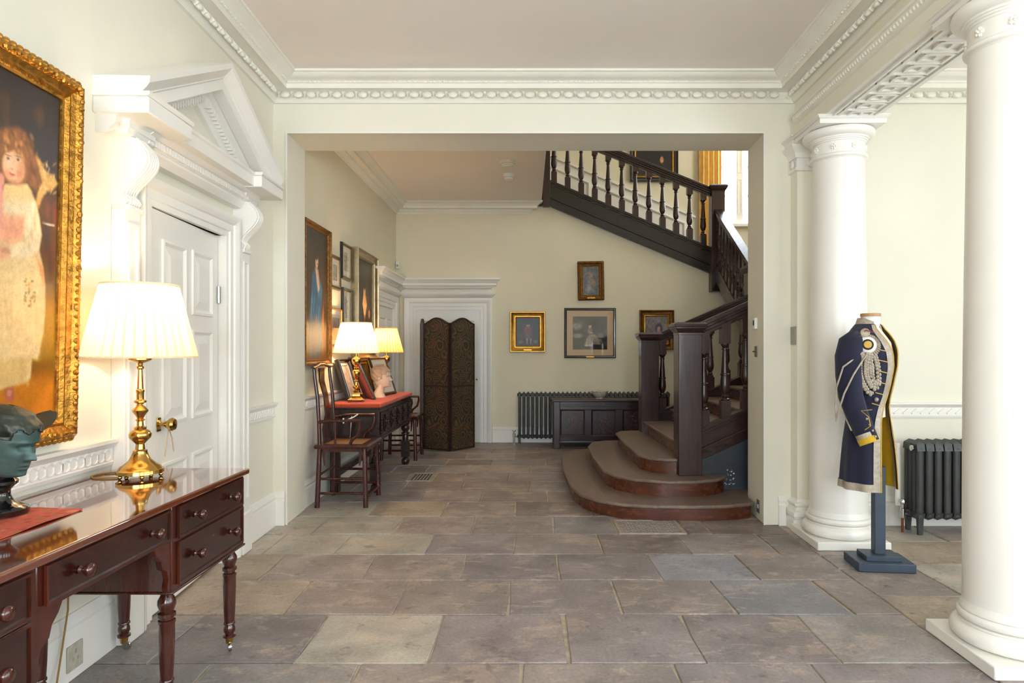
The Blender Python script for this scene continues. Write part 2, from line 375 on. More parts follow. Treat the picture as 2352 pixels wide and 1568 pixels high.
struct(MB().box(-2.1, -1.98, RY, 10.6, 3.4, 6.3).build('wall_stair_left', M['wall_rear'], smooth=0))
m = MB(); hx = [(-.9, 1.1), (.6, 1.1), (3.4, 1.1)]; xs = [-2.3]
for c, w in hx: m.box(xs[-1], c-w/2, -3.9, -3.62, 0, CH+.1); m.box(c-w/2, c+w/2, -3.9, -3.62, 0, .75); m.box(c-w/2, c+w/2, -3.9, -3.62, 2.75, CH+.1); xs.append(c+w/2)
m.box(xs[-1], 4.9, -3.9, -3.62, 0, CH+.1)
struct(m.build('wall_behind', M['wall'], smooth=0))
m = MB(); ys = [-3.62]
for c in (-1.6, 0.4, 2.3): m.box(4.66, 4.9, ys[-1], c-.55, 0, CH+.1); m.box(4.66, 4.9, c-.55, c+.55, 0, .75); m.box(4.66, 4.9, c-.55, c+.55, 2.75, CH+.1); ys.append(c+.55)
m.box(4.66, 4.9, ys[-1], FY, 0, CH+.1)
struct(m.build('wall_right', M['wall'], smooth=0))
# ---- ceilings
struct(MB().box(-2.3, 4.9, -3.9, FY, CH, CH+.12).build('ceiling', M['ceiling'], smooth=0), 'pinkish white plaster ceiling')
struct(MB().box(-1.98, .185, RY, BY, RCH, 3.62).build('ceiling_rear', M['ceiling'], smooth=0), 'plaster ceiling of the stair hall')
struct(MB().box(-2.1, .20, BY, 10.4, 3.36, 3.62).build('ceiling_landing', M['ceiling'], smooth=0))
struct(MB().box(-2.1, 4.6, RY-.1, 10.6, 6.2, 6.35).build('ceiling_stairwell', M['ceiling'], smooth=0))
# ---- floor: mortar bed and separate flagstones
floor = struct(MB().box(-2.3, 4.9, -3.9, 10.6, -.12, -.008).build('floor', M['mortar'], smooth=0), 'worn stone flag floor with pale mortar joints')
BROWN, GREY, PALE, GOLD, PURP, BLUE, DARK = (150,139,134), (152,146,143), (174,168,156), (166,152,136), (143,133,133), (145,143,147), (130,119,114)
def slab(x0, x1, y0, y1, col=None, jit=.009):
    j = lambda: random.uniform(-jit, jit)
    g = .005; h = random.uniform(-.0025, .0015)
    x0 += g; x1 -= g; y0 += g; y1 -= g
    q = [(x0+j(), y0+j()*.5), ((x0+x1)/2+j(), y0+j()*.6), (x1+j(), y0+j()*.5), (x1+j()*.7, (y0+y1)/2), (x1+j(), y1+j()*.5), ((x0+x1)/2+j(), y1+j()*.6), (x0+j(), y1+j()*.5), (x0+j()*.7, (y0+y1)/2)]
    cx, cy = (x0+x1)/2, (y0+y1)/2
    m = MB(); e = .004; n = 8
    inn = [(x+(e if x < cx else -e if x > cx else 0), y+(e if y < cy else -e if y > cy else 0)) for x, y in q]
    vs = [(x,y,-.03) for x,y in q] + [(x,y,h-.004) for x,y in q] + [(x,y,h) for x,y in inn]
    fs = [(i,(i+1)%n,(i+1)%n+n,i+n) for i in range(n)] + [(i+n,(i+1)%n+n,(i+1)%n+2*n,i+2*n) for i in range(n)] + [tuple(range(2*n,3*n))]
    m.add(vs, fs); o = m.build('stone_slab', M['stone'], floor, smooth=0)
    c = col or random.choice([BROWN, BROWN, GREY, PURP, PURP, DARK])
    f = random.uniform(.9, 1.1); o.color = tuple(min(1, v*f) for v in lin(c)) + (1,)
EX = 1.845
rows = [   # y0, y1, joints, colours
 (2.22,2.708,[-1.95,-1.30,-.69,-.03,.60,1.16,EX],[GREY,GREY,BROWN,BROWN,PURP,PURP]),
 (2.708,3.207,[-1.95,-1.575,-.975,-.416,.171,.740,1.31,EX],[GREY,PURP,PALE,PURP,PURP,PURP,GREY]),
 (3.207,3.686,[-1.95,-1.207,-.666,-.102,.462,1.027,1.60,EX],[GOLD,BROWN,BROWN,PURP,BROWN,BLUE,BROWN]),
 (3.686,4.149,[-1.95,-1.53,-.949,-.391,.183,.758,1.311,EX],[GOLD,BROWN,BROWN,PURP,PURP,BLUE,BROWN]),
 (4.149,4.599,[-1.95,-1.70,-1.236,-.659,-.09,.484,1.04,1.603,EX],[PALE,PALE,PALE,PURP,BROWN,DARK,BROWN,DARK]),  # pale left slabs, this row and next: partly light put into the colour
 (4.599,5.09,[-1.95,-1.537,-.96,-.398,.185,.64],[PALE,PALE,BROWN,BROWN,GREY]),
 (5.09,5.571,[-1.95,-1.259,-.68,-.102,.50,.95],[PALE,GOLD,BROWN,DARK,DARK]),
 (5.571,6.0,[-1.9,-1.5,-.924,-.406,.168,.60],None),
 (6.0,6.446,[-1.9,-1.62,-1.17,-.62,.02,.60],None),
 (6.446,6.89,[-1.9,-1.70,-1.215],None),(6.446,6.89,[-.955,-.652,-.20,.60],None),
 (6.89,7.33,[-1.9,-1.45,-1.095,-.57,.03,.60],None),
 (7.33,7.72,[-1.9,-1.30,-.93,-.42,.20,.66],None),
 (7.72,8.2,[-1.9,-1.40,-.75,-.15,.45,1.1],None),
 (8.2,8.68,[-1.9,-1.55,-1.0,-.45,.15,.75,1.4],None),
 (8.68,9.15,[-1.9,-1.25,-.7,-.1,.5,1.1,1.75],None),
 (1.70,2.22,[-1.9,-1.2,-.6,.05,.65,1.25,EX],None),(1.2,1.70,[-1.9,-1.45,-.85,-.3,.3,.9,1.45,EX],None),
]
for y0, y1, js, cs in rows:
    for i in range(len(js)-1): slab(js[i], js[i+1], y0, y1, cs[i] if cs else None)
slab(1.125, 1.30, 4.599, 5.0, DARK); slab(1.30, EX, 4.599, 5.0, DARK); slab(EX, 2.40, 4.13, FY, BROWN)
slab(.64, 1.125, 4.985, 5.09, GREY)
for y0, y1 in ((3.88,4.13),(3.44,3.88),(2.9,3.44),(2.3,2.9),(1.7,2.3)): slab(EX, 2.295, y0, y1, random.choice([BROWN,GOLD,GREY]))
for i, (y0, y1) in enumerate(((4.42,FY),(3.95,4.42),(3.40,3.95),(2.8,3.40),(2.2,2.8))):
    js = [2.295 if i else 2.40, 2.85+.1*(i%2), 3.5+.12*(i%2), 4.1, 4.66]
    for a, b in zip(js, js[1:]): slab(a, b, y0, y1, random.choice([BROWN,GOLD,GREY,PALE]))
slab(2.295, 2.40, 4.13, 4.42, BROWN)
# ---- floor grates (iron gratings let into the floor)
def grate(x0, x1, y0, y1, label, pitch, diag=True):
    t = thing('floor_grate', label, 'grate', ((x0+x1)/2, (y0+y1)/2, 0)); a, b = (x1-x0)/2, (y1-y0)/2
    MB().box(-a, a, -b, b, -.03, -.0072).build('duct', M['gratedark'], t)  # near-black box stands in for the shade inside the duct
    f = .022
    MB().sweep([(0,-.012),(0,.003),(f,.003),(f,-.012)], [(-a,-b),(a,-b),(a,b),(-a,b)], lambda p,q,h:(p,q,h), True).build('rim', M['grate'], t, smooth=0)
    m = MB(); n = int((2*a+2*b)/pitch)
    if diag:
        for s in (1,-1):
            for i in range(n+1):
                c = -(a+b)+i*pitch
                lo, hi = max(-a+f, c-(b-f)), min(a-f, c+(b-f))
                if hi-lo > .01: m.bar((lo, s*(lo-c), -.003), (hi, s*(hi-c), -.003), .008, .007)
    else:
        for i in range(int(2*a/pitch)): x = -a+f+i*pitch; m.box(x, x+pitch*.5, -b+f, b-f, -.007, 0)
    m.build('lattice', M['grate'], t, smooth=0, kind='stuff')
grate(.645, 1.118, 4.61, 4.98, 'diamond lattice iron grate in floor before the bottom stair', .046)
grate(-1.21, -.96, 6.455, 6.88, 'small slotted grate in stone floor beside red-topped table', .032, False)

# ---- main cornice with egg and dart
CP = [(0,3.117),(.02,3.117),(.028,3.132),(.038,3.14),(.045,3.15),(.06,3.18),(.08,3.184),(.149,3.176),(.149,3.208),(.158,3.212),(.163,3.222),(.17,3.226),(.19,3.232),(.215,3.25),(.226,3.262),(.237,3.264),(.237,CH+.01),(0,CH+.01)]
p0 = (LX(-3.6), -3.6); pc = (-1.888, FY); pr = (1.975, FY); pe = bp(0, -8.4)
tr1 = struct(MB().sweep([(-d, z) for d, z in CP], [p0, pc, pr, pe], lambda a,b,h:(a,b,h)).build('trim_1', M['plaster'], smooth=25), 'white moulded plaster cornice of the front hall')
egg = MB().ell((0,0,0), .037, .018, .030, 10, 6).mesh('egg', M['plaster'], 60)
dart = MB().prism([(-.012,.022),(.012,.022),(.0,-.024)], -.016, .012, 'xz').mesh('dart', M['plaster'], 0)
def eggs(a, b, parent, s=.094, e=egg, dd=dart, d0=.066, z=3.161):
    a = Vector(a); b = Vector(b); d = (b-a); n = int(d.length/s); d.normalize(); nr = Vector((d.y, -d.x)); rz = math.atan2(d.y, d.x)
    for i in range(n):
        p = a + d*(s*(i+.5)) + nr*d0; inst('egg', e, parent, (p.x, p.y, z), (R(-35), 0, rz))
        q = a + d*(s*i) + nr*d0; inst('dart', dd, parent, (q.x, q.y, z), (R(-35), 0, rz))
eggs((LX(3.2), 3.2), (LX(FY-.07), FY-.07), tr1); eggs((-1.82, FY), (1.91, FY), tr1); eggs(bp(0,-.07), bp(0,-1.75), tr1)
bead = MB().ell((0,0,0), .016, .008, .007, 6, 4).mesh('bead', M['plaster'], 60)
def beads(a, b, parent, s, d0, z):
    a = Vector(a); b = Vector(b); d = (b-a); n = int(d.length/s); d.normalize(); nr = Vector((d.y, -d.x)); mm = MB()
    for i in range(n):
        p = a + d*(s*(i+.5)) + nr*d0; mm.ell((p.x, p.y, z), .014 if abs(d.x) > .5 else .007, .007 if abs(d.x) > .5 else .014, .007, 6, 4)
    mm.build('bead_row', M['plaster'], parent, kind='stuff')
beads((-1.70, FY), (1.80, FY), tr1, .036, .16, 3.217); beads((LX(3.3), 3.3), (LX(4.68), 4.68), tr1, .036, .16, 3.217); beads(bp(0,-.17), bp(0,-1.7), tr1, .036, .16, 3.217)
q0 = bp(.29, -8.4); q1 = bp(.29, 0)
tr2 = struct(MB().sweep([(-d, z) for d, z in CP], [q0, q1, (4.66, FY), (4.66, -3.6)], lambda a,b,h:(a,b,h)).build('trim_2', M['plaster'], smooth=25), 'white plaster cornice of the bay beyond the columns')
eggs((q1[0]+.07, FY), (4.5, FY), tr2)
# ---- beam over the columns
bm_ = sempty('trim_3', (1.975, FY, 0), BROT, 'cream beam with white key pattern soffit over the columns')
MB().prism([(-.03,2.828),(.32,2.828),(.32,2.99),(.29,2.99),(.29,CH),(0,CH),(0,2.99),(-.03,2.99)], 0, -8.4, 'xz').build('beam_body', M['wall'], bm_, smooth=0)
TB = [(0,2.925),(.012,2.93),(.022,2.94),(.03,2.955),(.034,2.972),(.045,2.975),(.045,2.992),(0,2.992)]
for s in (-1, 1):
    x = -.03 if s < 0 else .32
    MB().prism([(x+s*d, z) for d, z in TB], -.12 if s < 0 else 0, -8.4, 'xz').build('band_moulding', M['plaster'], bm_, smooth=25)
MB().box(-.032, .322, 0, -8.4, 2.82, 2.829).build('soffit', M['white'], bm_, smooth=0)
key = MB(); kw, kl, t_ = .20, .132, .017
def kb(u0, v0, u1, v1):
    x0, x1 = sorted((v0*kw, v1*kw)); y0, y1 = sorted((-u0*kl, -u1*kl)); key.box(x0-t_/2, x1+t_/2, y0-t_/2, y1+t_/2, -.013, 0)
kp = [(0,0),(0,1),(.8,1),(.8,.3),(.27,.3),(.27,.66),(.54,.66)]; kb(0,0,1.0,0)
for a, b in zip(kp, kp[1:]): kb(*a, *b)
key = key.mesh('key_motif', M['white'], 0)
for i in range(10):
    inst('key_motif', key, bm_, (.045, -.58-i*.134, 2.82))
for x in (.012, .278): MB().box(x-.006, x+.006, -.5, -1.95, 2.806, 2.82).build('key_border', M['white'], bm_, smooth=0)
# leaf ornament on the band, small pieces joined
m = MB()
for i in range(60): m.ell((-.056, -.2-i*.03, 2.958), .009, .011, .016, 6, 4)
m.build('leaf_row', M['plaster'], bm_, kind='stuff')
# ---- bead edging round the opening
m = MB(); m.sweep([(-.012,0),(-.012,.007),(0,.007),(0,0)][::-1], [(-1.795,0),(-1.795,2.91),(1.755,2.91),(1.755,0)], lambda a,b,h:(a, FY-h, b))
struct(m.build('trim_4', M['white'], smooth=0), 'thin white bead edging the square opening')
# ---- respond pilaster beside the opening
def layers(m, a, L, y0=0, cx=0, b=None):
    for (z0, p0), (z1, p1) in zip(L, L[1:]):
        m.hexa([(cx-a-p0,y0,z0),(cx+a+p0,y0,z0),(cx+a+p0,y0-p0,z0),(cx-a-p0,y0-p0,z0),(cx-a-p1,y0,z1),(cx+a+p1,y0,z1),(cx+a+p1,y0-p1,z1),(cx-a-p1,y0-p1,z1)])
    return m
pil = sempty('trim_5', (2.12, FY, 0), 0, 'white respond pilaster on the wall behind the column')
MB().box(-.175, .175, -.12, 0, .2, 2.6).build('shaft', M['wall'], pil, bevel=.004)
layers(MB(), .055, [(0,.165),(.075,.165),(.08,.15),(.10,.16),(.125,.16),(.14,.14),(.16,.132),(.175,.145),(.19,.145),(.2,.125),(.215,.12)]).build('base', M['white'], pil, smooth=40)
layers(MB(), .055, [(2.585,.122),(2.59,.14),(2.61,.14),(2.612,.124),(2.68,.124),(2.682,.14),(2.70,.145),(2.715,.15),(2.75,.18),(2.765,.185),(2.766,.165),(2.80,.165),(2.82,.19),(2.83,.19)]).build('capital', M['white'], pil, smooth=30)
m = MB()
for x in (-.08, .08): m.ell((x, -.128, 2.645), .03, .012, .03, 8, 5)
m.ell((-.19, -.07, 2.645), .012, .026, .03, 8, 5); m.build('rosette', M['white'], pil)
# ---- skirtings and dado rails
SK = [(0,0),(.028,0),(.028,.15),(.02,.165),(.024,.18),(.016,.195),(.008,.215),(0,.215)]
def skirt(name, path, prof=SK, mat='white', label=None):
    return struct(MB().sweep([(-d, z) for d, z in prof], path, lambda a,b,h:(a,b,h)).build(name, M[mat], smooth=25), label)
skirt('baseboard_left', [(LX(-3.5),-3.5),(LX(2.86),2.86)], [(d, z*1.16) for d, z in SK], label='white moulded skirting under the desk')
skirt('baseboard_left_far', [(LX(4.26),4.26),(LX(FY),FY),(-1.80,FY)], [(d, z*1.16) for d, z in SK])
skirt('baseboard_front', [(1.85,FY),(1.90,FY)]); skirt('baseboard_bay', [(2.32,FY),(4.66,FY),(4.66,0)], label='white skirting behind the bay radiator')
skirt('baseboard_rear_left', [(-1.85,RY+.01),(-1.85,7.82)]); skirt('baseboard_back', [(-.50,BY),(4.4,BY)], label='white skirting along the back wall')
DR = [(0,.795),(.012,.795),(.016,.81),(.012,.815),(.012,.87),(.022,.878),(.03,.89),(.036,.895),(.036,.91),(0,.91)]
def dado(name, path, label): return skirt(name, path, DR, 'white', label)
d1 = dado('trim_6', [(LX(-3.5),-3.5),(LX(2.86),2.86)], 'white dado rail with guilloche pattern behind the desk')
ring = MB().tube([(0.024*math.cos(a), 0, .024*math.sin(a)) for a in [i*math.pi/6 for i in range(12)]], .0045, 5, True).mesh('guilloche_ring', M['white'], 60)
for i in range(26): y = 1.72+i*.044; inst('guilloche_ring', ring, d1, (LX(y, .013), y, .842), (0,0,LROT))
d2 = dado('trim_7', [(LX(4.26),4.26),(LX(FY),FY)], 'short white dado rail between the tall door and the opening')
gad = MB().bar((-.012,0,-.024),(.012,0,.024), .012, .014, (0,1,0)).mesh('gadroon', M['white'], 40)
for i in range(13): y = 4.30+i*.04; inst('gadroon', gad, d2, (LX(y, .014), y, .843), (0,0,LROT))
d3 = dado('trim_8', [(-1.85,RY+.01),(-1.85,7.82)], 'white dado rail behind the lacquered chair')
MB().box(-1.851, -1.842, RY+.02, 7.82, .2, .80).build('dado_panel', M['white'], d3, smooth=0)
for i in range(34): y = 5.33+i*.04; inst('gadroon', gad, d3, (-1.836, y, .843), (0,0,R(90)))
d4 = dado('trim_9', [(2.32,FY),(4.66,FY)], 'white dado rail above the bay radiator')
for i in range(34): inst('gadroon', gad, d4, (2.40+i*.065, FY-.014, .843), (0,R(25),0))
RP = [(0,3.19),(.015,3.19),(.022,3.205),(.05,3.225),(.06,3.24),(.06,3.248),(.125,3.252),(.125,3.285),(.135,3.29),(.15,3.31),(.19,3.328),(.20,RCH+.005),(0,RCH+.005)]
struct(MB().sweep([(-d, z) for d, z in RP], [(-1.85,RY),(-1.85,BY),(0,BY),(0,BY+.09)], lambda a,b,h:(a,b,h)).build('trim_10', M['plaster'], smooth=25), 'white cornice of the stair hall ceiling')
# ---- rear doors: architrave, cushion frieze and cornice
AR = [(0,0),(0,.028),(.045,.028),(.05,.036),(.095,.036),(.10,.045),(.13,.055),(.15,.06),(.165,.06),(.165,0)]
def panel_door(parent, w, h, mat, panels, th=.04, y=0):
    m = MB(); m.box(-w/2, w/2, y, y+th, 0, h); leaf = m.build('door_leaf', mat, parent, smooth=0)
    for (x0, x1, z0, z1) in panels:
        q = MB().sweep([(-.012,0),(-.012,.008),(0,.012),(.012,.006),(.016,0)], [(x0,z0),(x1,z0),(x1,z1),(x0,z1)], lambda a,b,h_:(a, y-h_, b), True)
        q.build('panel_moulding', mat, leaf, smooth=30)
        b = .035; a = MB()
        a.hexa([(x0+.016,y-.001,z0+.016),(x1-.016,y-.001,z0+.016),(x1-.016,y-.001,z1-.016),(x0+.016,y-.001,z1-.016),
                (x0+.016+b,y-.010,z0+.016+b),(x1-.016-b,y-.010,z0+.016+b),(x1-.016-b,y-.010,z1-.016-b),(x0+.016+b,y-.010,z1-.016-b)])
        a.build('raised_panel', mat, leaf, smooth=0)
    return leaf
def rear_door(name, loc, rotz, label):
    d = sempty(name, loc, rotz, label); wi, zi = .445, 1.849
    MB().sweep(AR, [(-wi,0),(-wi,zi),(wi,zi),(wi,0)], lambda a,b,h:(a,-h,b)).build('architrave', M['white'], d, smooth=20)
    n = 8; L = [(2.014+.135*i/n, .03+.055*math.sin(math.pi*i/n)) for i in range(n+1)]
    layers(MB(), .57, L).build('cushion_frieze', M['white'], d, smooth=40)
    layers(MB(), .56, [(2.149,.04),(2.16,.045),(2.175,.07),(2.185,.075),(2.186,.115),(2.215,.115),(2.22,.12),(2.25,.14),(2.262,.15),(2.263,.158),(2.285,.158)]).build('cornice', M['white'], d, smooth=30)
    px = .36; panel_door(d, 2*wi, zi, M['white'], [(-px,-.05,.25,.75),(.05,px,.25,.75),(-px,-.05,.95,1.70),(.05,px,.95,1.70)], .03, -.006)
    return d
d = rear_door('door_2', (-1.115, BY, 0), 0, 'white door with cushion frieze behind the folding screen')
MB().lathe([(.006,0),(.006,.02),(.012,.024),(.012,.034),(.004,.038)], (.40,-.01,.88), 10, Matrix.Rotation(R(90),3,'X')).build('knob', M['brass'], d)
rear_door('door_3', (-1.85, 8.44, 0), R(90), 'white door with moulded cornice on the side wall by the far chair')

# ---- tall pedimented door on the left wall
D = sempty('door_1', lw(3.555), LROT, 'white panelled door in a tall pedimented case with scroll brackets')
leafroot = bpy.data.objects.new('door_swing', None); COL.objects.link(leafroot); leafroot.parent = D
leafroot.location = (.405, .02, 0); leafroot.rotation_euler = (0,0,R(3.0))
def shift(o, dx):
    for c in o.children: pass
leaf_m = MB().box(-.81, 0, 0, .045, .012, 1.985).build('door_leaf', M['white'], D, loc=(.405,.02,0), rot=(0,0,R(3.0)), smooth=0, bevel=.003)
bpy.data.objects.remove(leafroot)
def raised(x0, x1, z0, z1):
    MB().sweep([(-.010,0),(-.008,.010),(.004,.012),(.014,.004),(.018,-.0)], [(x0,z0),(x1,z0),(x1,z1),(x0,z1)], lambda a,b,h_:(a,-h_,b), True).build('panel_moulding', M['white'], leaf_m, smooth=30)
    b = .05; a = MB(); x0 += .018; x1 -= .018; z0 += .018; z1 -= .018
    a.hexa([(x0,.002,z0),(x1,.002,z0),(x1,.002,z1),(x0,.002,z1),(x0+b,-.010,z0+b),(x1-b,-.010,z0+b),(x1-b,-.010,z1-b),(x0+b,-.010,z1-b)])
    a.build('raised_panel', M['white'], leaf_m, smooth=0)
for x0, x1 in ((-.70,-.45),(-.355,-.10)):
    raised(x0, x1, 1.50, 1.84); raised(x0, x1, .98, 1.40) if False else raised(x0, x1, .93, 1.40); raised(x0, x1, .14, .72)
kn = MB().lathe([(.024,0),(.026,.006),(.012,.012),(.010,.03),(.018,.04),(.030,.055),(.033,.068),(.026,.080),(.006,.085)], (0,0,0), 16, Matrix.Rotation(R(90),3,'X')).build('knob', M['brass'], leaf_m, (-.745, 0, .93))
MB().box(-.765,-.725,-.006,.0,.895,.965).build('lock_plate', M['brass'], leaf_m, bevel=.004)
m = MB(); m.tube([(-.745,-.05,.915),(-.77,-.055,.86),(-.785,-.05,.78)], .003, 5).tube([(-.745,-.05,.915),(-.72,-.055,.86),(-.69,-.05,.79)], .003, 5)
m.build('hanging_string', M['string_tag'], leaf_m)
MB().lathe([(.012,1.58),(.012,1.68)], (-.004,-.008,0), 8).build('hinge', M['steel'], leaf_m)
AA = [(0,-.02),(0,.03),(.03,.03),(.034,.04),(.075,.04),(.08,.05),(.10,.06),(.118,.066),(.125,.066),(.125,0)]
MB().sweep(AA, [(-.415,0),(-.415,1.99),(.415,1.99),(.415,0)], lambda a,b,h:(a,-h,b)).build('architrave', M['white'], D, smooth=20)
MB().box(-.43,-.413,0,.12,0,2.0).box(.413,.43,0,.12,0,2.0).box(-.43,.43,0,.12,1.99,2.005).build('door_lining', M['white'], D, smooth=0)
con = MB(); prof = []
for i in range(25):
    t = i/24.0; z = 2.235-.30*t
    p = .092+.060*math.sin(math.pi*min(1,t/.62)) if t < .62 else .092-.042*math.sin(math.pi/2*(t-.62)/.22) if t < .84 else .05+.022*math.sin(math.pi*(t-.84)/.16)
    prof.append((p, z))
pts = [(0, 2.235)] + [(-p, z) for p, z in prof] + [(0, 1.935)]
def console(cx):
    c = MB().prism(pts, cx-.052, cx+.052, 'yz').build('console', M['white'], D, smooth=50)
    for dx in (-.034,-.017,0,.017,.034):
        MB().tube([(cx+dx, -p-.001, z) for p, z in prof], .0065, 6).build('console_fluting', M['white'], c)
    MB().box(cx-.058, cx+.058, -.075, 0, 1.915, 1.94).build('console_foot', M['white'], c, bevel=.005)
for s in (-1, 1):
    cx = s*.628
    MB().box(cx-.062, cx+.062, -.06, 0, .26, 1.92).build('pilaster', M['white'], D, bevel=.004)
    MB().sweep([(0,.06),(0,.068),(.012,.068),(.012,.06)], [(cx-.04,.34),(cx+.04,.34),(cx+.04,1.86),(cx-.04,1.86)], lambda a,b,h:(a,-h,b), True).build('pilaster_panel', M['white'], D, smooth=0)
    MB().box(cx-.07, cx+.07, -.075, 0, 0, .26).build('pilaster_plinth', M['white'], D, bevel=.006)
    console(cx)
    layers(MB(), .0, [(2.235,.075),(2.24,.09),(2.26,.1),(2.262,.105),(2.285,.105),(2.30,.125)], 0, cx).build('bracket_cap', M['white'], D, smooth=30)
    MB().box(cx-.19, cx+.19, -.232, 0, 2.295, 2.365).build('corona_break', M['white'], D, bevel=.006)
    MB().prism([(0,2.365),(-.232,2.365),(-.24,2.372),(-.24,2.385),(0,2.385)], cx-.195, cx+.195, 'yz').build('corona_cap', M['white'], D, smooth=0)
MB().prism([(0,2.19),(-.05,2.19),(-.06,2.2),(-.075,2.225),(-.075,2.235),(-.085,2.24),(-.085,2.275),(-.11,2.285),(-.13,2.30),(-.185,2.30),(-.185,2.36),(-.195,2.368),(-.195,2.382),(0,2.382)], -.57, .57, 'yz').build('horizontal_cornice', M['white'], D, smooth=25)
dm = MB()
for i in range(44): x = -.565+i*.0262; dm.box(x, x+.015, -.10, -.08, 2.243, 2.275)
dm.build('dentil_row', M['white'], D, smooth=0, kind='stuff')
MB().prism([(-.80,2.37),(.80,2.37),(0,2.79)], -.02, 0, 'xz').build('tympanum', M['wall'], D, smooth=0)
def rake(name, prof, z_end, z_top, x_end, mat='white'):
    rings = []
    for x, z in ((-x_end, z_end), (0, z_top), (x_end, z_end)): rings.append([(x, -h, z+dz) for dz, h in prof])
    return MB().loft(rings).build(name, M[mat], D, smooth=25)
rake('raking_corona', [(-.055,0),(-.055,.185),(0,.185),(.008,.195),(.015,.195),(.02,.2),(.045,.225),(.06,.235),(.09,.238),(.09,0)], 2.362, 2.772, .815)
rake('raking_bed_mould', [(-.135,0),(-.135,.05),(-.12,.055),(-.10,.075),(-.095,.085),(-.06,.09),(-.05,.12),(-.05,0)], 2.352, 2.765, .80)
dm = MB()
for s in (-1, 1):
    for i in range(28):
        t = .06+i*.032; x = s*t*.80; z = 2.765-.413*t-.1
        dm.box(x-.007, x+.007, -.10, -.07, z-.012, z+.022)
dm.build('raking_dentils', M['white'], D, smooth=0, kind='stuff')
# ---- columns
def column(by, label):
    x, y = bp(.145, by); t = thing('column', label, 'column', (x, y, 0), BROT)
    MB().box(-.235, .235, -.235, .235, 0, .055).build('plinth', M['white'], t, bevel=.006)
    b = []
    for i in range(9): a = -math.pi/2+math.pi*i/8; b.append((.196+.036*math.cos(a), .093+.037*math.sin(a)))
    b += [(.20,.132),(.20,.14)]
    for i in range(7): a = -math.pi/2+math.pi*i/6; b.append((.186+.02*math.cos(a), .162+.02*math.sin(a)))
    b += [(.195,.184),(.195,.194),(.186,.205),(.183,.22)]
    MB().lathe([(.18,.055)]+b, n=64).build('base', M['white'], t, smooth=50)
    MB().lathe([(.182,.215),(.183,.6),(.181,1.1),(.176,1.6),(.169,2.1),(.162,2.57)], n=64).build('shaft', M['white'], t)
    c = [(.160,2.56),(.166,2.568),(.172,2.572)]
    for i in range(7): a = -math.pi/2+math.pi*i/6; c.append((.168+.013*math.cos(a), 2.587+.013*math.sin(a)))
    c += [(.165,2.602),(.164,2.675),(.172,2.678),(.172,2.686),(.18,2.688),(.18,2.696),(.188,2.698),(.188,2.706)]
    for i in range(8): a = math.pi/2*i/7; c.append((.19+.037*math.sin(a), 2.742-.034*math.cos(a)))
    c += [(.222,2.758),(.20,2.765)]
    cap = MB().lathe(c, n=64).build('capital', M['white'], t, smooth=40)
    for i in range(8):
        a = 2*math.pi*i/8+.2; q = MB()
        for j in range(5):
            b_ = 2*math.pi*j/5; q.ell((0, .013*math.cos(b_), .013*math.sin(b_)), .010, .010, .010, 6, 4)
        q.ell((.005,0,0), .009, .007, .007, 6, 4)
        q.build('rosette', M['white'], cap, (.166*math.cos(a), .166*math.sin(a), 2.638), (0,0,a))
    m = MB(); m.frus(0,0,.215,.215,2.765,.215,.215,2.795); m.frus(0,0,.218,.218,2.795,.218,.218,2.80); m.frus(0,0,.22,.22,2.80,.232,.232,2.812); m.frus(0,0,.235,.235,2.812,.235,.235,2.82)
    m.build('abacus', M['white'], t, bevel=.003)
column(-.395, 'smooth white column standing behind the uniform coat')
column(-2.05, 'nearest tall white column at the right edge of the view')
# ---- stair window, curtain and stair wall panelling
w = sempty('window_1', (0,10.4,0), 0, 'tall bright window on the stair landing')
MB().sweep([(0,-.02),(0,.05),(.02,.05),(.03,.03),(.1,.03),(.1,-.02)], [(wx0,wz0),(wx0,wz1),(wx1,wz1),(wx1,wz0)], lambda a,b,h:(a,-h,b)).build('window_frame', M['white'], w, smooth=20)
MB().box(wx0-.1, wx1+.1, -.09, .12, wz0-.05, wz0).build('window_sill', M['white'], w, bevel=.006)
m = MB()
for x in (wx0+.02, (wx0+wx1)/2, wx1-.02): m.box(x-.016, x+.016, .13, .17, wz0, wz1)
for i in range(6): z = wz0+.02+i*(wz1-wz0-.04)/5; m.box(wx0, wx1, .13, .17, z-.014, z+.014)
m.build('sash_bars', M['white'], w, smooth=0)
MB().box(wx0, wx1, .148, .152, wz0, wz1).build('pane', M['glass'], w, smooth=0)
sh = MB().box(3.31, 3.41, -.03, .01, wz0, wz1).build('shutter', M['white'], w, bevel=.004)
for z0, z1 in ((3.45,4.0),(4.1,4.9),(5.0,5.5)): MB().sweep([(0,0),(0,.008),(.012,.008),(.012,0)], [(3.325,z0),(3.395,z0),(3.395,z1),(3.325,z1)], lambda a,b,h:(a,-.03-h,b), True).build('panel_moulding', M['white'], sh, smooth=0)
for nm, cc in (('window_2', -.9), ('window_3', .6), ('window_4', 3.4)):
    w2 = sempty(nm, (cc,-3.62,0)); m = MB()
    for x in (-.53,0,.53): m.box(x-.02,x+.02,-.2,-.16,.75,2.75)
    for i in range(5): z = .77+i*.49; m.box(-.55,.55,-.2,-.16,z-.016,z+.016)
    m.build('sash_bars', M['white'], w2, smooth=0); MB().box(-.55,.55,-.182,-.178,.75,2.75).build('pane', M['glass'], w2)
for nm, cc in (('window_5', -1.6), ('window_6', .4), ('window_7', 2.3)):
    w2 = sempty(nm, (4.66,cc,0)); m = MB()
    for y in (-.53,0,.53): m.box(.16,.2,y-.02,y+.02,.75,2.75)
    for i in range(5): z = .77+i*.49; m.box(.16,.2,-.55,.55,z-.016,z+.016)
    m.build('sash_bars', M['white'], w2, smooth=0); MB().box(.178,.182,-.55,.55,.75,2.75).build('pane', M['glass'], w2)
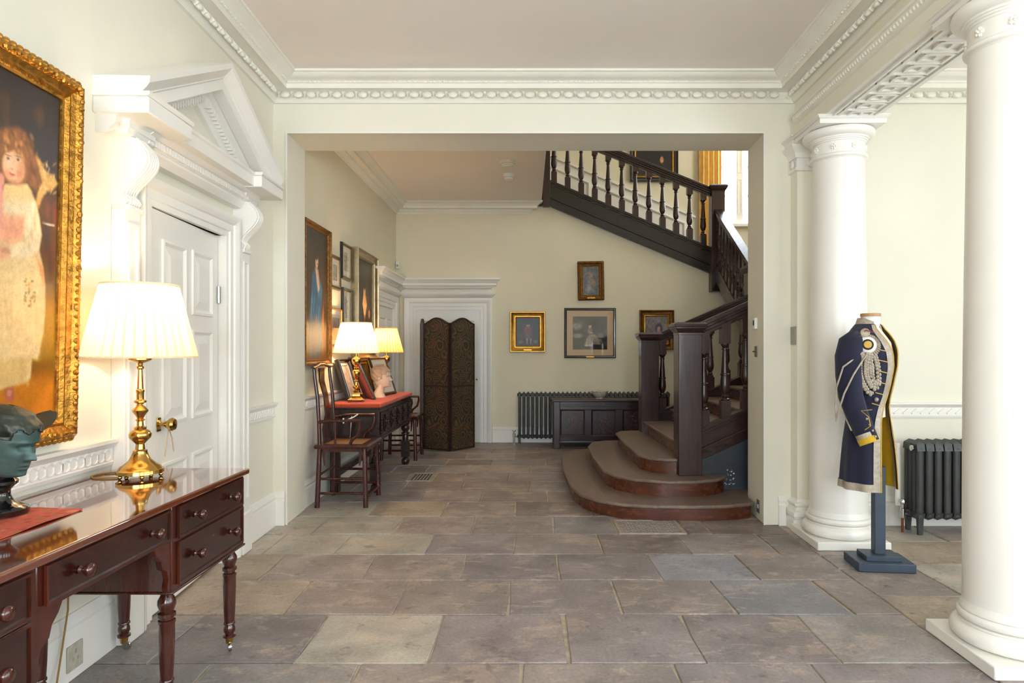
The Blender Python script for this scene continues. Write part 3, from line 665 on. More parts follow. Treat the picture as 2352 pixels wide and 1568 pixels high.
sl = .423; dz = lambda x: 4.36-sl*(x-.35)
tr = sempty('trim_11', (0,10.4,0), 0, 'white sloping dado panelling up the stair wall')
MB().prism([(.2,dz(.2)),(2.66,dz(2.66)),(2.66,dz(2.66)+.035),(.2,dz(.2)+.035)], -.04, 0, 'xz').build('dado_rail', M['white'], tr, smooth=0)
MB().prism([(.2,dz(.2)-.9),(2.66,dz(2.66)-.9),(2.66,dz(2.66)),(.2,dz(.2))], -.008, 0, 'xz').build('panel_field', M['white'], tr, smooth=0)
for x0, x1 in ((.25,.98),(1.06,2.5)):
    MB().sweep([(0,0),(0,.026),(.016,.03),(.03,.02),(.03,0)], [(x0,dz(x0)-.14),(x0,dz(x0)-.75),(x1,dz(x1)-.75),(x1,dz(x1)-.14)], lambda a,b,h:(a,-.006-h,b), True).build('panel_moulding', M['white'], tr, smooth=30)
m = MB(); n = 60; P1 = []
for i in range(n+1):
    t = i/n; P1.append((2.70+.35*t, 10.30+.035*math.sin(t*math.pi*9)))
P2 = [(x, y+.012) for x, y in P1[::-1]]
m.loft([[(x,y,z) for x,y in P1+P2] for z in (2.5,5.75)], caps=True)
tag(m.build('curtain', M['curtain'], smooth=60), 'gold curtain hanging in folds beside the stair window', 'curtain')
# ================================================================ staircase
ST = thing('staircase', 'dark oak staircase with turned balusters rising in three flights', 'staircase', (1.3, 5.5, 0))
SO = Vector((1.3, 5.5, 0))
class SB(MB):                                   # builds in world coordinates, parented to the staircase
    def put(s, name, mat, parent=None, **kw):
        s.v = [(a-SO.x, b-SO.y, c) for a, b, c in s.v]
        return s.build(name, M[mat], parent or ST, **kw)
def inset(poly, d):
    n = len(poly); out = []
    for i in range(n):
        p, q, r = (Vector(poly[i-1]), Vector(poly[i]), Vector(poly[(i+1)%n]))
        d0 = (q-p).normalized(); d1 = (r-q).normalized(); n0 = Vector((d0.y,-d0.x)); n1 = Vector((d1.y,-d1.x))
        m_ = (n0+n1)/max(.3, 1+n0.dot(n1)); o = q+m_*d; out.append((o.x, o.y))
    return out
def smoothpoly(pts, it=2, keep=2):
    for _ in range(it):
        o = []
        for i, p in enumerate(pts):
            q = pts[(i+1) % len(pts)]
            if i == len(pts)-1 or i >= len(pts)-keep: o.append(p); continue
            o += [(p[0]*.75+q[0]*.25, p[1]*.75+q[1]*.25), (p[0]*.25+q[0]*.75, p[1]*.25+q[1]*.75)]
        pts = o
    return pts
S1 = [(1.745,5.035),(1.52,4.95),(1.283,4.925),(.947,4.935),(.708,5.0),(.553,5.12),(.43,5.32),(.365,5.65),(.35,6.4),(.36,7.15),(.42,7.5),(.56,7.68),(.8,7.78),(1.27,7.80),(1.85,7.80),(1.85,5.33),(1.768,5.32)]
S2 = [(1.665,5.47),(1.637,5.40),(1.527,5.29),(1.355,5.215),(1.118,5.20),(.874,5.30),(.727,5.46),(.655,5.69),(.635,6.42),(.65,7.1),(.72,7.4),(.87,7.53),(1.2,7.58),(1.66,7.58),(1.68,7.5)]
S3 = [(1.30,5.47),(1.15,5.50),(1.04,5.56),(.965,5.74),(.95,6.5),(.965,7.2),(1.03,7.36),(1.15,7.41),(1.30,7.42),(1.32,7.38),(1.32,5.5)]
cw = lambda p: p if sum(p[i-1][0]*p[i][1]-p[i][0]*p[i-1][1] for i in range(len(p))) < 0 else p[::-1]
RH = .13; zt = [0,.12,.25,.38]
for i, S in enumerate((S1, S2, S3)):
    P = cw(S); z1 = zt[i+1]; z0 = zt[i]
    tr_ = SB().prism(P, z1-.028, z1).put('step_tread', 'tread', bevel=.010, seg=3, smooth=40)
    SB().prism(inset(P, .022), z0, z1-.027).put('step_riser', 'riser', tr_, smooth=40)
TR = .305
for n in range(4, 12):
    x0 = 1.27+TR*(n-4); z1 = .38+RH*(n-3); x1 = x0+TR+.02 if n < 11 else 4.40
    tr_ = SB().box(x0, x1, 5.60, 7.26, z1-.028, z1).put('step_tread', 'tread', bevel=.008)
    SB().box(x0+.02, x1-.02, 5.60, 7.26, z1-RH, z1-.027).put('step_riser', 'riser', tr_)
def newel(x, y, z0, z1, w, label=None):
    h = w/2; nw = SB().box(x-h, x+h, y-h, y+h, z0, z1-.10).put('newel_post', 'oak', bevel=.005)
    c = SB(); c.frus(x,y,h*1.02,h*1.02,z1-.105,h*1.02,h*1.02,z1-.085); c.frus(x,y,h*1.05,h*1.05,z1-.085,h*1.3,h*1.3,z1-.05)
    c.frus(x,y,h*1.3,h*1.3,z1-.05,h*1.3,h*1.3,z1-.04); c.frus(x,y,h*1.36,h*1.36,z1-.04,h*1.4,h*1.4,z1-.018); c.frus(x,y,h*1.4,h*1.4,z1-.018,h*1.15,h*1.15,z1)
    c.put('newel_cap', 'oak', nw, bevel=.003)
    return nw
nA1 = newel(1.348, 5.52, .25, 1.525, .195); nA2 = newel(1.348, 7.30, .25, 1.485, .195)
NA = (2.53, 7.30); NB = (2.62, 9.075)
newel(NA[0], NA[1], .85, 2.235, .18); newel(NB[0], NB[1], 2.10, 3.57, .18)
newel(.255, 9.08, 3.28, 4.6, .10)
def rail(p, q, mat='oakx'):
    p = Vector(p); q = Vector(q); z = Vector((0,0,1)); m_ = SB()
    for off, w_, h_ in ((-.018,.115,.036),(-.048,.10,.026),(-.075,.085,.03),(-.105,.07,.032)): m_.bar(p+z*off, q+z*off, w_, h_)
    return m_.put('handrail', mat, bevel=.006)
SLP = .45
rail((1.40,5.52,1.50), (2.75,5.52,1.50+1.35*SLP)); rail((1.40,7.30,1.455), (NA[0],7.30,1.455+(NA[0]-1.40)*.435))
rail((NA[0]+.02,NA[1]+.05,2.24), (NB[0],NB[1]-.06,3.24), 'oaky'); rail((NB[0]-.05,NB[1],3.525), (.27,NB[1],3.525+2.30*.40))
# strings
def stringer(pts_top, dep, th, mat, name='string_board', axis='x', y=0):
    (a0, z0), (a1, z1) = pts_top; g = None
    for off0, off1, t2 in ((.0,-.035,th+.035),(-.035,-.06,th+.018),(-.06,-dep*.62,th),(-dep*.62,-dep*.70,th+.02),(-dep*.70,-dep,th-.004)):
        poly = [(a0,z0+off1),(a1,z1+off1),(a1,z1+off0),(a0,z0+off0)]
        m_ = SB().prism(poly, y-t2/2, y+t2/2, 'xz' if axis == 'x' else 'yz')
        if g is None: g = m_.put(name, mat, bevel=.003)
        else: m_.put('string_moulding', mat, g, bevel=.003)
    return g
stringer(((1.44,.632),(2.75,.632+1.31*SLP)), .27, .07, 'oakx', y=5.52)
stringer(((1.44,.60),(NA[0]-.08,.60+(NA[0]-1.52)*.435)), .25, .07, 'oakx', y=7.30)
SB().prism([(1.445,.02),(3.6,.02),(3.6,1.25),(1.445,.40)], 5.505, 5.535, 'xz').put('spandrel_panel', 'spandrel')
SB().prism([(1.445,.385),(3.6,1.353),(3.6,1.30),(1.445,.33)], 5.497, 5.507, 'xz').put('spandrel_moulding', 'spandrel')
SB().prism([(1.445,.02),(3.6,.02),(3.6,1.25),(1.445,.40)], 7.285, 7.315, 'xz').put('spandrel_panel', 'spandrel')
stringer(((NB[0]-.08,2.712),(.26,2.712+2.28*.418)), .36, .07, 'string', y=9.09)
mm = SB(); y0, y1 = NA[1]+.08, NB[1]-.08
for o0, o1, t2 in ((0,-.04,.10),(-.04,-.26,.07)):
    mm.add([(NA[0]+s*t2/2+(0 if k_ == 0 else NB[0]-NA[0]), (y0,y1)[k_], (1.56,2.49)[k_]+o) for k_ in (0,1) for s in (-1,1) for o in (o1,o0)],
           [(0,1,3,2),(4,6,7,5),(0,4,5,1),(2,3,7,6),(0,2,6,4),(1,5,7,3)])
mm.put('string_board', 'oaky')
fk = SB(); rnd = random.Random(4)
for i in range(28):
    x, z = 1.655+.085*rnd.random(), .16+.13*rnd.random()**1.6; r_ = rnd.uniform(.003,.009); fk.prism([(x-r_,z),(x+r_*.3,z-r_*.5),(x+r_,z+r_*.2),(x,z+r_*.7)], 5.5035, 5.506, 'xz')
fk.put('paint_flakes', 'plate', kind='stuff', smooth=0)
# balusters
def baluster(H):
    b = MB(); s = .039
    b.box(-s,s,-s,s,-.07,.135); b.box(-s,s,-s,s,H-.12,H+.05)
    pr = [(.034,.133),(.038,.14),(.038,.15),(.024,.16),(.030,.17),(.024,.18),(.02,.19),(.030,.205),(.040,.235),(.042,.265),(.038,.31),(.034,.345),(.04,.35),(.04,.362),(.032,.366),(.031,.40),(.024,.50),(.020,H-.175),(.028,H-.17),(.028,H-.16),(.02,H-.155),(.028,H-.14),(.036,H-.13),(.036,H-.12)]
    b.lathe(pr, n=12); return b.mesh('baluster', M['oak'], 45)
bl = baluster(.735); bl2 = baluster(.60)
def bal(x, y, z, b_=None): inst('baluster', b_ or bl, ST, (x-SO.x, y-SO.y, z))
for i in range(13): x = .36+i*.1885; bal(x, 9.085, 2.712+(NB[0]-.08-x)*.418)
for i in range(7): x = 1.485+i*.178; bal(x, 5.52, .632+(x-1.44)*SLP)
for i in range(6): x = 1.50+i*.178; bal(x, 7.30, .60+(x-1.44)*.435)
for i in range(10):
    t = (i+.5)/10; bal(NA[0]+(NB[0]-NA[0])*t, y0+(y1-y0)*t, 1.56+.93*t, bl2)
# flight two and landings, flight three behind the wall
for i in range(7):
    ya = 7.42+i*.235; z1 = 1.42+.125*(i+1); SB().box(2.62, 4.40, ya, ya+.26 if i < 6 else 10.39, z1-.125, z1).put('step_tread', 'tread')
for i in range(9):
    xa = 2.60-i*.27; z1 = 2.295+.14*(i+1); SB().box(xa-.28, xa, BY+.11, 10.38, z1-.14, z1).put('step_tread', 'tread')
SB().box(.10, .21, BY-.06, BY+.0, 3.30, 3.66).put('landing_fascia', 'string')

# ================================================================ pictures: painted grids
class Paint:
    def __init__(s, nx, ny, top, bot, seed=1):
        s.u, s.v = np.meshgrid(np.linspace(0,1,nx), np.linspace(0,1,ny)); s.u0 = s.u.copy(); s.rs = np.random.RandomState(seed); s.nx, s.ny = nx, ny
        t = s.v[...,None]; s.i = np.array(bot)*(1-t) + np.array(top)*t
    def put(s, mask, col, a=1):
        m_ = (mask*a)[...,None]; s.i = s.i*(1-m_) + np.array(col, float)*m_; return s
    def ell(s, cx, cy, rx, ry, col, rot=0, soft=.25, a=1):
        c, n = math.cos(rot), math.sin(rot); x = s.u-cx; y = s.v-cy
        d = np.sqrt(((x*c+y*n)/rx)**2 + ((-x*n+y*c)/ry)**2)
        return s.put(np.clip((1+soft/2-d)/soft, 0, 1), col, a)
    def poly(s, pts, col, soft=.012, a=1):
        ins = np.zeros_like(s.u, bool); dist = np.full_like(s.u, 9.)
        for (x0,y0),(x1,y1) in zip(pts, pts[1:]+pts[:1]):
            cr = ((y0 > s.v) != (y1 > s.v)); xx = (x1-x0)*(s.v-y0)/((y1-y0) or 1e-9)+x0; ins ^= cr & (s.u < xx)
            L = (x1-x0)**2+(y1-y0)**2; t = np.clip(((s.u-x0)*(x1-x0)+(s.v-y0)*(y1-y0))/(L or 1e-9), 0, 1)
            dist = np.minimum(dist, np.hypot(s.u-x0-t*(x1-x0), s.v-y0-t*(y1-y0)))
        return s.put(np.clip(.5+np.where(ins, dist, -dist)/soft, 0, 1), col, a)
    def ns(s, fx, fy):
        g = s.rs.rand(int(fy)+2, int(fx)+2); X = s.u0*fx; Y = s.v*fy; xi = X.astype(int); yi = Y.astype(int); a = X-xi; b = Y-yi
        a = a*a*(3-2*a); b = b*b*(3-2*b)
        return (g[yi,xi]*(1-a)+g[yi,xi+1]*a)*(1-b) + (g[yi+1,xi]*(1-a)+g[yi+1,xi+1]*a)*b
    def grain(s, amp, fx=12, fy=16):
        n_ = (s.ns(fx,fy)*.6+s.ns(fx*3,fy*3)*.4-.5)*2*amp; s.i = s.i*(1+n_[...,None]); return s
    def tint(s, col, fx, fy, a, thr=.5):
        return s.put(np.clip((s.ns(fx,fy)-thr)*3, 0, 1), col, a)
    def mesh(s, name, w, h, y, mat, z0=0):
        nx, ny = s.nx, s.ny; me = bpy.data.meshes.new(name)
        vs = np.stack([(s.u0-.5)*w, np.full_like(s.u0, y), z0+s.v*h], -1).reshape(-1,3)
        idx = np.arange(nx*ny).reshape(ny,nx); f = np.stack([idx[:-1,:-1], idx[:-1,1:], idx[1:,1:], idx[1:,:-1]], -1).reshape(-1,4)
        me.from_pydata(vs.tolist(), [], f.tolist())
        c = np.clip(s.i, 0, 255)/255; c = np.where(c <= .04045, c/12.92, ((c+.055)/1.055)**2.4)
        at = me.attributes.new('paint', 'FLOAT_COLOR', 'POINT')
        at.data.foreach_set('color', np.concatenate([c.reshape(-1,3), np.ones((nx*ny,1))], 1).astype(np.float32).ravel())
        me.materials.append(mat); me.update(); return me
FP = {   # frame profiles: (inward offset, projection) as shares of width and depth
 'flat': [(0,0),(0,.75),(.12,.9),(.3,1),(.72,.9),(.85,.7),(1,.55),(1,0)],
 'deep': [(0,0),(0,.6),(.08,.75),(.2,1),(.32,.95),(.42,.7),(.62,.55),(.75,.6),(.85,.5),(.9,.42),(1,.38),(1,0)],
 'scoop': [(0,0),(0,.9),(.06,1),(.16,1),(.2,.85),(.4,.6),(.65,.5),(.72,.6),(.85,.6),(.9,.45),(1,.35),(1,0)],
}
def picture(name, label, cat, loc, rotz, w, h, fw, dep, fmat, paint, prof='flat', mount=None, glass=False, lean=0, plaque=False, roll=0, carve=0, inner=None, group=None):
    t = thing(name, label, cat, loc, rotz, group); t.rotation_euler = (-lean, roll, rotz)
    mp = lambda a,b,h_: (a,-h_,b); rect = lambda e: [(-w/2+e,e),(w/2-e,e),(w/2-e,h-e),(-w/2+e,h-e)]
    fr_ = MB().sweep([(o*fw, p*dep) for o, p in FP[prof]], rect(0), mp, True).build('frame', M[fmat], t, smooth=30)
    if carve:
        c = MB(); rnd = random.Random(3)
        def run(p, q):
            L = math.hypot(q[0]-p[0], q[1]-p[1]); n_ = max(2, int(L/carve))
            for i in range(n_):
                tt = (i+.5)/n_; x = p[0]+(q[0]-p[0])*tt; z = p[1]+(q[1]-p[1])*tt; yield x, z, (q[0]-p[0])/L
        pts4 = rect(fw*.02); pts5 = rect(fw*.30)
        for k_ in range(4):
            for x, z, dx in run(pts4[k_], pts4[(k_+1)%4]): c.ell((x, -dep*.55, z), carve*.52, dep*.22, carve*.52, 7, 4)
            for x, z, dx in run(pts5[k_], pts5[(k_+1)%4]):
                c.ell((x+rnd.uniform(-.1,.1)*carve, -dep*.93, z+rnd.uniform(-.15,.15)*carve), carve*rnd.uniform(.25,.5), dep*.16, carve*rnd.uniform(.25,.5), 6, 4)
        c.build('carving', M[fmat], fr_, kind='stuff')
    if inner: MB().sweep([(0,0),(0,dep*.62),(inner*.5,dep*.66),(inner,dep*.5),(inner,0)], rect(fw-.001), mp, True).build('gilt_slip', M['giltsmooth'], t, smooth=30)
    e = fw*.97 + (inner or 0)
    MB().box(-w/2+.006, w/2-.006, -.006, -.001, .006, h-.006).build('backing_board', M['darkwood'], t)
    yc = -dep*.25
    if mount:
        mw, mc = mount
        MB().sweep([(0,.004),(0,.008),(mw,.008),(mw,.004)], rect(e), lambda a,b,h_:(a,-h_-dep*.22,b), True).build('mount', mc, t, smooth=0); e += mw-.002
    inst('print' if mount else 'canvas', paint.mesh('painted_surface', w-2*e, h-2*e, yc, M['paper'] if mount else M['canvas'], e), t)
    if glass: MB().box(-w/2+fw*.95, w/2-fw*.95, -dep*.5, -dep*.5+.002, fw*.95, h-fw*.95).build('glass_pane', M['glass'], t)
    if plaque: MB().box(-.055, .055, -dep-.001, -dep*.7, fw*.25, fw*.25+.016).build('name_plaque', M['giltsmooth'], t)
    return t
M['mountcream'] = pmat('cream_card_mount', (204,176,142), .8, var=.04); M['mountwhite'] = pmat('pale_card_mount', (206,200,188), .8, var=.04)
# girl in a pale dress
p = Paint(190, 270, (40,27,21), (150,92,20), 5)
def G(cx, cy):
    px, py = cx/2.377, 280+cy/2.377; Y = 1.709/((1213-px)/1500-.02867); Z = 1.3+(802-py)*Y/1500; return (Y-1.6425)/.835, (Z-1.043)/1.2
def gp(pts, col, soft=.012, a=1): p.poly([G(*q) for q in pts], col, soft, a)
def ge(cx, cy, rx, ry, col, rot=0, soft=.4, a=1):
    u0_, v0_ = G(cx, cy); u1_ = G(cx+rx, cy)[0]; v1_ = G(cx, cy-ry)[1]; p.ell(u0_, v0_, abs(u1_-u0_), abs(v1_-v0_), col, rot, soft, a)
vv = lambda cy: G(250, cy)[1]
p.put(np.clip((vv(930)-p.v)*14,0,1), (148,104,20)); p.put(np.clip((vv(1280)-p.v)*30,0,1), (104,62,14)); p.put(np.clip((vv(1310)-p.v)*18,0,1), (186,112,26))
p.put(np.clip(1-np.abs(p.v-vv(860))/.06,0,1), (96,70,34), .8); ge(330,1150,120,160,(176,126,20),0,1.2,.7); ge(330,180,160,160,(44,34,36),0,1.4,.8)
for k_ in range(26): ge(260+150*p.rs.rand(), 420+380*p.rs.rand(), 14, 60, ((112,52,32),(70,40,32),(62,46,54),(140,70,40))[k_%4], .1, 1.2, .5)
p.tint((206,126,30), 16, 12, .25, .62)
gp([(185,190),(215,208),(240,262),(290,305),(318,342),(288,376),(250,386),(230,425),(215,472),(198,440),(205,390),(226,330),(200,250)], (214,164,84), .012)
for k_ in range(34): ge(205+100*p.rs.rand(), 230+200*p.rs.rand()*(.4+.6*p.rs.rand()), 12, 8, ((240,204,136),(190,138,62),(228,184,108))[k_%3], p.rs.rand()*3, .8, .55 if k_ < 26 else .3)
gp([(-60,80),(-20,50),(40,36),(95,34),(135,60),(165,115),(190,195),(212,262),(226,330),(205,382),(183,372),(160,325),(140,345),(20,330),(-40,300)], (132,78,28), .015)
for k_ in range(60):
    t = p.rs.rand(); ge(20+150*t+40*t*p.rs.rand(), 60+290*p.rs.rand()*t+30*p.rs.rand(), 8, 26, ((176,112,46),(206,144,66),(98,54,20),(150,90,34))[k_%4], .3+p.rs.rand()*.8, .9, .5)
gp([(25,345),(150,345),(178,395),(205,455),(220,530),(232,620),(222,700),(245,790),(258,900),(262,1020),(254,1150),(226,1296),(196,1290),(190,1395),(165,1415),(30,1455),(-80,1440),(-80,700),(-20,520)], (222,190,134), .012)
gp([(30,345),(150,345),(176,385),(150,400),(30,398)], (228,192,128), .01); gp([(20,440),(190,440),(205,470),(140,520),(20,505)], (226,204,160), .02)
gp([(20,505),(140,522),(132,640),(60,665),(0,640)], (230,160,122), .025); gp([(-60,310),(20,300),(22,580),(-40,600)], (226,150,130), .025)
gp([(185,440),(215,520),(232,620),(220,700),(165,748),(70,744),(64,684),(148,652),(136,560),(150,480)], (232,208,164), .014)
for k_ in range(12): ge(160+50*p.rs.rand(), 470+230*p.rs.rand(), 6, 40, ((206,172,118),(244,226,190))[k_%2], .15, .9, .5)
gp([(195,715),(245,800),(256,890),(246,906),(224,800)], (232,150,92), .01)
gp([(0,660),(60,690),(64,742),(0,760)], (216,160,120), .015); ge(40,705,26,16,(196,134,98),0,.8,.7)
for k_ in range(30):
    x = 5+235*p.rs.rand(); y = 760+560*p.rs.rand(); gp([(x,y),(x+9,y),(x+20,y+150),(x+8,y+150)], ((200,160,96),(240,216,162),(214,178,114))[k_%3], .010, .35)
gp([(90,770),(200,740),(256,900),(250,1140),(226,1290),(190,1210),(150,1110),(110,1000)], (236,208,150), .025, .55)
for k_ in range(40): ge(145+60*p.rs.rand(), 845+165*p.rs.rand(), 6, 7, ((110,112,84),(196,132,66),(206,176,98),(150,110,58))[k_%4], 0, .8, .75)
gp([(0,1300),(180,1290),(165,1415),(30,1455),(0,1445)], (206,166,96), .02, .6)
gp([(50,1450),(100,1440),(106,1500),(90,1526),(58,1520)], (176,96,72), .008); ge(76,1475,12,18,(212,156,124),0,.6,.7)
ge(75,252,60,90,(226,172,126),0,.22); ge(112,262,28,74,(198,132,88),0,1.0,.55); ge(60,235,34,46,(240,196,154),0,1.0,.6); ge(45,285,20,20,(228,134,104),0,1.0,.55); ge(106,288,18,18,(214,120,88),0,1.0,.5); ge(78,335,34,14,(190,120,78),0,1.0,.6)
for x, y in ((42,204),(96,212)):
    ge(x,y-16,17,4,(140,90,50),0,.9,.8); ge(x,y,14,7,(214,176,142),0,.6); ge(x+1,y,7,6,(84,72,70),0,.6); ge(x,y-7,15,2.5,(96,60,40),0,.8,.8)
ge(62,236,5,34,(236,192,152),0,.9,.7); ge(64,262,10,5,(196,128,92),0,.8,.8); ge(66,291,17,5,(172,78,66),0,.7,.9); ge(66,298,13,4,(206,110,92),0,.8,.7)
gp([(0,150),(20,110),(60,90),(110,95),(140,140),(146,210),(132,196),(118,160),(95,182),(70,158),(45,172),(20,160),(5,180)], (146,88,32), .01)
for k_ in range(26): ge(15+120*p.rs.rand(), 95+75*p.rs.rand(), 7, 14, ((190,126,54),(112,64,24),(214,154,78))[k_%3], p.rs.rand()*3, .8, .6)
ge(8,318,16,34,(226,152,124),.3,.5,.9)
gp([(233,550),(262,556),(300,564),(300,572),(265,566)], (232,216,192), .006); p.grain(.07, 40, 54)
picture('gilt_portrait', 'large gilt framed portrait of a girl in a pale dress above the desk', 'painting', (LX(2.05,.012), 2.05, .958), LROT, 1.0, 1.37, .085, .06, 'gilt', p, 'deep', carve=.03, lean=R(-1.2))
# lady in blue
p = Paint(110, 180, (50,40,34), (104,66,26), 6); p.tint((78,58,40), 4, 6, .6); p.put(np.clip((.35-p.v)*4,0,1),(150,98,34),.5)
p.poly([(.34,.66),(.52,.72),(.62,.66),(.78,.55),(.74,.40),(.80,.20),(.66,.02),(.22,.02),(.20,.30),(.28,.5)], (58,104,138), .04)
p.poly([(.24,.30),(.60,.34),(.52,.02),(.24,.02)], (120,112,110), .08)
for i in range(30): x = .26+.42*p.rs.rand(); y = .08+.55*p.rs.rand(); p.poly([(x,y),(x+.02,y+.01),(x-.03,y-.14),(x-.04,y-.13)], ((106,166,196),(30,62,90),(150,190,206))[i%3], .02, .6)
p.poly([(.46,.71),(.60,.70),(.66,.55),(.58,.52)], (222,176,142), .03); p.ell(.53,.77,.065,.065,(226,184,156),0,.3); p.ell(.51,.815,.085,.045,(62,34,22),0,.5); p.ell(.545,.74,.018,.005,(172,60,54),0,.6)
for x in (.51,.56): p.ell(x,.782,.012,.005,(60,44,40),0,.7)
p.ell(.80,.28,.05,.16,(196,122,46),-.2,.5); p.grain(.13, 16, 24)
picture('gilt_portrait', 'tall portrait of a lady in blue beside the opening in stair hall', 'painting', (-1.85, 5.665, 1.168), R(90), .70, 1.21, .045, .045, 'giltdark', p, 'scoop')
# dark lady
p = Paint(90, 140, (46,38,26), (70,52,20), 8); p.tint((96,76,26), 5, 7, .5); p.ell(.5,.38,.16,.3,(30,24,20),0,.5)
p.ell(.52,.68,.06,.075,(226,182,138),0,.3); p.ell(.52,.73,.075,.05,(54,34,20),0,.5); p.poly([(.46,.64),(.58,.64),(.66,.52),(.56,.38),(.50,.38),(.40,.52)], (222,168,96), .03); p.poly([(.50,.40),(.56,.40),(.54,.05),(.50,.05)], (126,86,40), .03); p.ell(.52,.665,.016,.006,(170,54,46),0,.6); p.ell(.80,.42,.05,.05,(206,140,80),0,.5); p.grain(.15, 14, 18)
picture('silver_framed_portrait', 'dark portrait in a pale silver frame over the red-topped table', 'painting', (-1.85, 7.29, 1.195), R(90), .94, 1.18, .085, .08, 'silverframe', p, 'scoop')
# small prints on the side wall
def engraving(seed, sepia=(196,182,156)):
    q = Paint(50, 66, sepia, sepia, seed); q.poly([(.12,.14),(.88,.14),(.88,.88),(.12,.88)], (178,164,140), .02); q.tint((92,82,70), 7, 9, .8, .5); q.tint((62,54,46), 12, 14, .6, .58)
    return q.grain(.2, 14, 18)
for lab_, yc_, z_, w_, h_, sd in (('small black framed engraving hanging highest, against the dark portrait', 6.595, 2.0, .35, .36, 11),
                              ('small black framed engraving right of the blue lady portrait', 6.215, 1.87, .31, .32, 12),
                              ('narrow black framed engraving just above the nearer table lamp', 6.61, 1.53, .32, .385, 13)):
    picture('engraving', lab_, 'picture', (-1.85, yc_, z_), R(90), w_, h_, .026, .03, 'blackframe', engraving(sd), 'flat', (.052, M['mountwhite']), True, inner=.008, group='small prints on the side wall')
p = Paint(50,60,(196,192,190),(186,170,150),14); p.ell(.5,.45,.34,.34,(140,140,150),0,.7,.8); p.ell(.5,.5,.2,.2,(110,104,110),0,.8,.7); p.grain(.12)
picture('drawing', 'thin gilt framed pale drawing partly hidden by the nearer lamp shade', 'picture', (-1.85, 6.215, 1.33), R(90), .40, .36, .018, .03, 'giltsmooth', p, 'flat', (.04, M['mountwhite']), True, group='small prints on the side wall')
# back wall
p = Paint(70, 84, (34,42,32), (40,36,28), 21); p.tint((58,62,40), 6, 7, .5); p.ell(.52,.50,.17,.24,(92,68,52),0,.5); p.ell(.52,.74,.075,.07,(150,104,74),0,.4); p.ell(.52,.80,.09,.05,(46,40,34),0,.4); p.ell(.42,.55,.06,.14,(122,54,42),0,.6,.8); p.ell(.62,.55,.06,.14,(110,50,42),0,.6,.8)
for x in (.44,.60): p.poly([(x,.28),(x+.06,.28),(x+.05,.08),(x+.01,.08)], (150,128,92), .03)
p.ell(.2,.14,.1,.06,(120,88,62),0,.6); p.ell(.85,.16,.1,.06,(116,84,58),0,.6); p.grain(.25, 18, 22)
picture('gilt_framed_painting', 'dark painting of a seated figure in a bright gold frame', 'painting', (-.006, BY, 1.263), 0, .488, .561, .085, .06, 'giltsmooth', p, 'scoop', plaque=True)
p = Paint(110, 104, (58,54,50), (50,44,42), 22); p.tint((92,86,80), 5, 5, .6); p.ell(.13,.70,.14,.1,(156,150,140),0,.6,.8); p.ell(.15,.42,.15,.07,(170,164,152),0,.6,.8); p.ell(.78,.78,.3,.2,(34,31,32),0,.8)
p.poly([(.36,.16),(.80,.16),(.76,.30),(.66,.45),(.50,.46),(.40,.34)], (176,162,146), .03); p.ell(.50,.56,.07,.10,(110,98,90),0,.4); p.ell(.50,.70,.045,.055,(200,180,162),0,.3); p.ell(.49,.76,.07,.03,(44,40,40),0,.4); p.poly([(.44,.58),(.56,.52),(.60,.48),(.50,.50)], (196,174,154), .02)
for i in range(12): x = .42+.03*i; p.poly([(x,.40),(x+.01,.40),(x+.03,.18),(x+.015,.18)], (120,106,94), .015, .6)
p.ell(.80,.42,.09,.07,(126,114,100),0,.6); p.ell(.40,.13,.06,.035,(206,196,180),0,.5); p.ell(.50,.13,.06,.035,(196,184,168),0,.5); p.grain(.2, 24, 24)
picture('black_framed_print', 'large black framed print of a shepherdess in a wide cream mount', 'picture', (.866, BY, 1.178), 0, .72, .70, .035, .03, 'blackframe', p, 'flat', (.085, M['mountcream']), True, plaque=True)
p = Paint(50, 76, (92,92,88), (84,86,84), 23); p.tint((120,116,108), 6, 8, .5); p.ell(.5,.72,.14,.12,(140,112,98),0,.7); p.ell(.62,.45,.2,.14,(140,112,70),0,.7,.8); p.ell(.4,.42,.18,.22,(128,124,122),0,.7,.7); p.ell(.35,.2,.2,.1,(156,148,144),0,.8,.6); p.grain(.25, 14, 20)
picture('carved_framed_painting', 'small faded painting in a wide carved gilt frame, hung topmost on back wall', 'painting', (.881, BY, 1.989), 0, .36, .537, .072, .05, 'giltdark', p, 'deep', roll=R(-1), carve=.018, plaque=True)
p = Paint(60, 60, (128,120,120), (110,96,90), 24); p.tint((160,140,130), 5, 5, .6); p.ell(.6,.55,.17,.2,(70,76,96),0,.4); p.ell(.6,.52,.08,.1,(206,150,128),0,.3); p.poly([(.5,.42),(.7,.42),(.72,.2),(.48,.2)], (170,170,158), .05); p.grain(.2, 16, 16)
picture('dark_gilt_framed_picture', 'dark gilt framed picture half hidden behind the stair newels', 'picture', (1.797, BY, 1.294), 0, .482, .555, .07, .05, 'giltdark', p, 'scoop', inner=.02)
p = Paint(70, 100, (40,34,24), (28,24,20), 25); p.tint((70,52,24), 4, 5, .6); p.ell(.45,.6,.34,.5,(26,24,24),0,.4); p.ell(.72,.30,.05,.06,(206,140,100),0,.5); p.ell(.45,.80,.12,.1,(214,170,130),0,.4); p.grain(.15)
picture('stair_portrait', 'dark portrait in black and gold frame high on the stair wall', 'painting', (2.0, 10.4, 3.96), 0, .76, 1.05, .07, .06, 'blackframe', p, 'scoop', inner=.025)
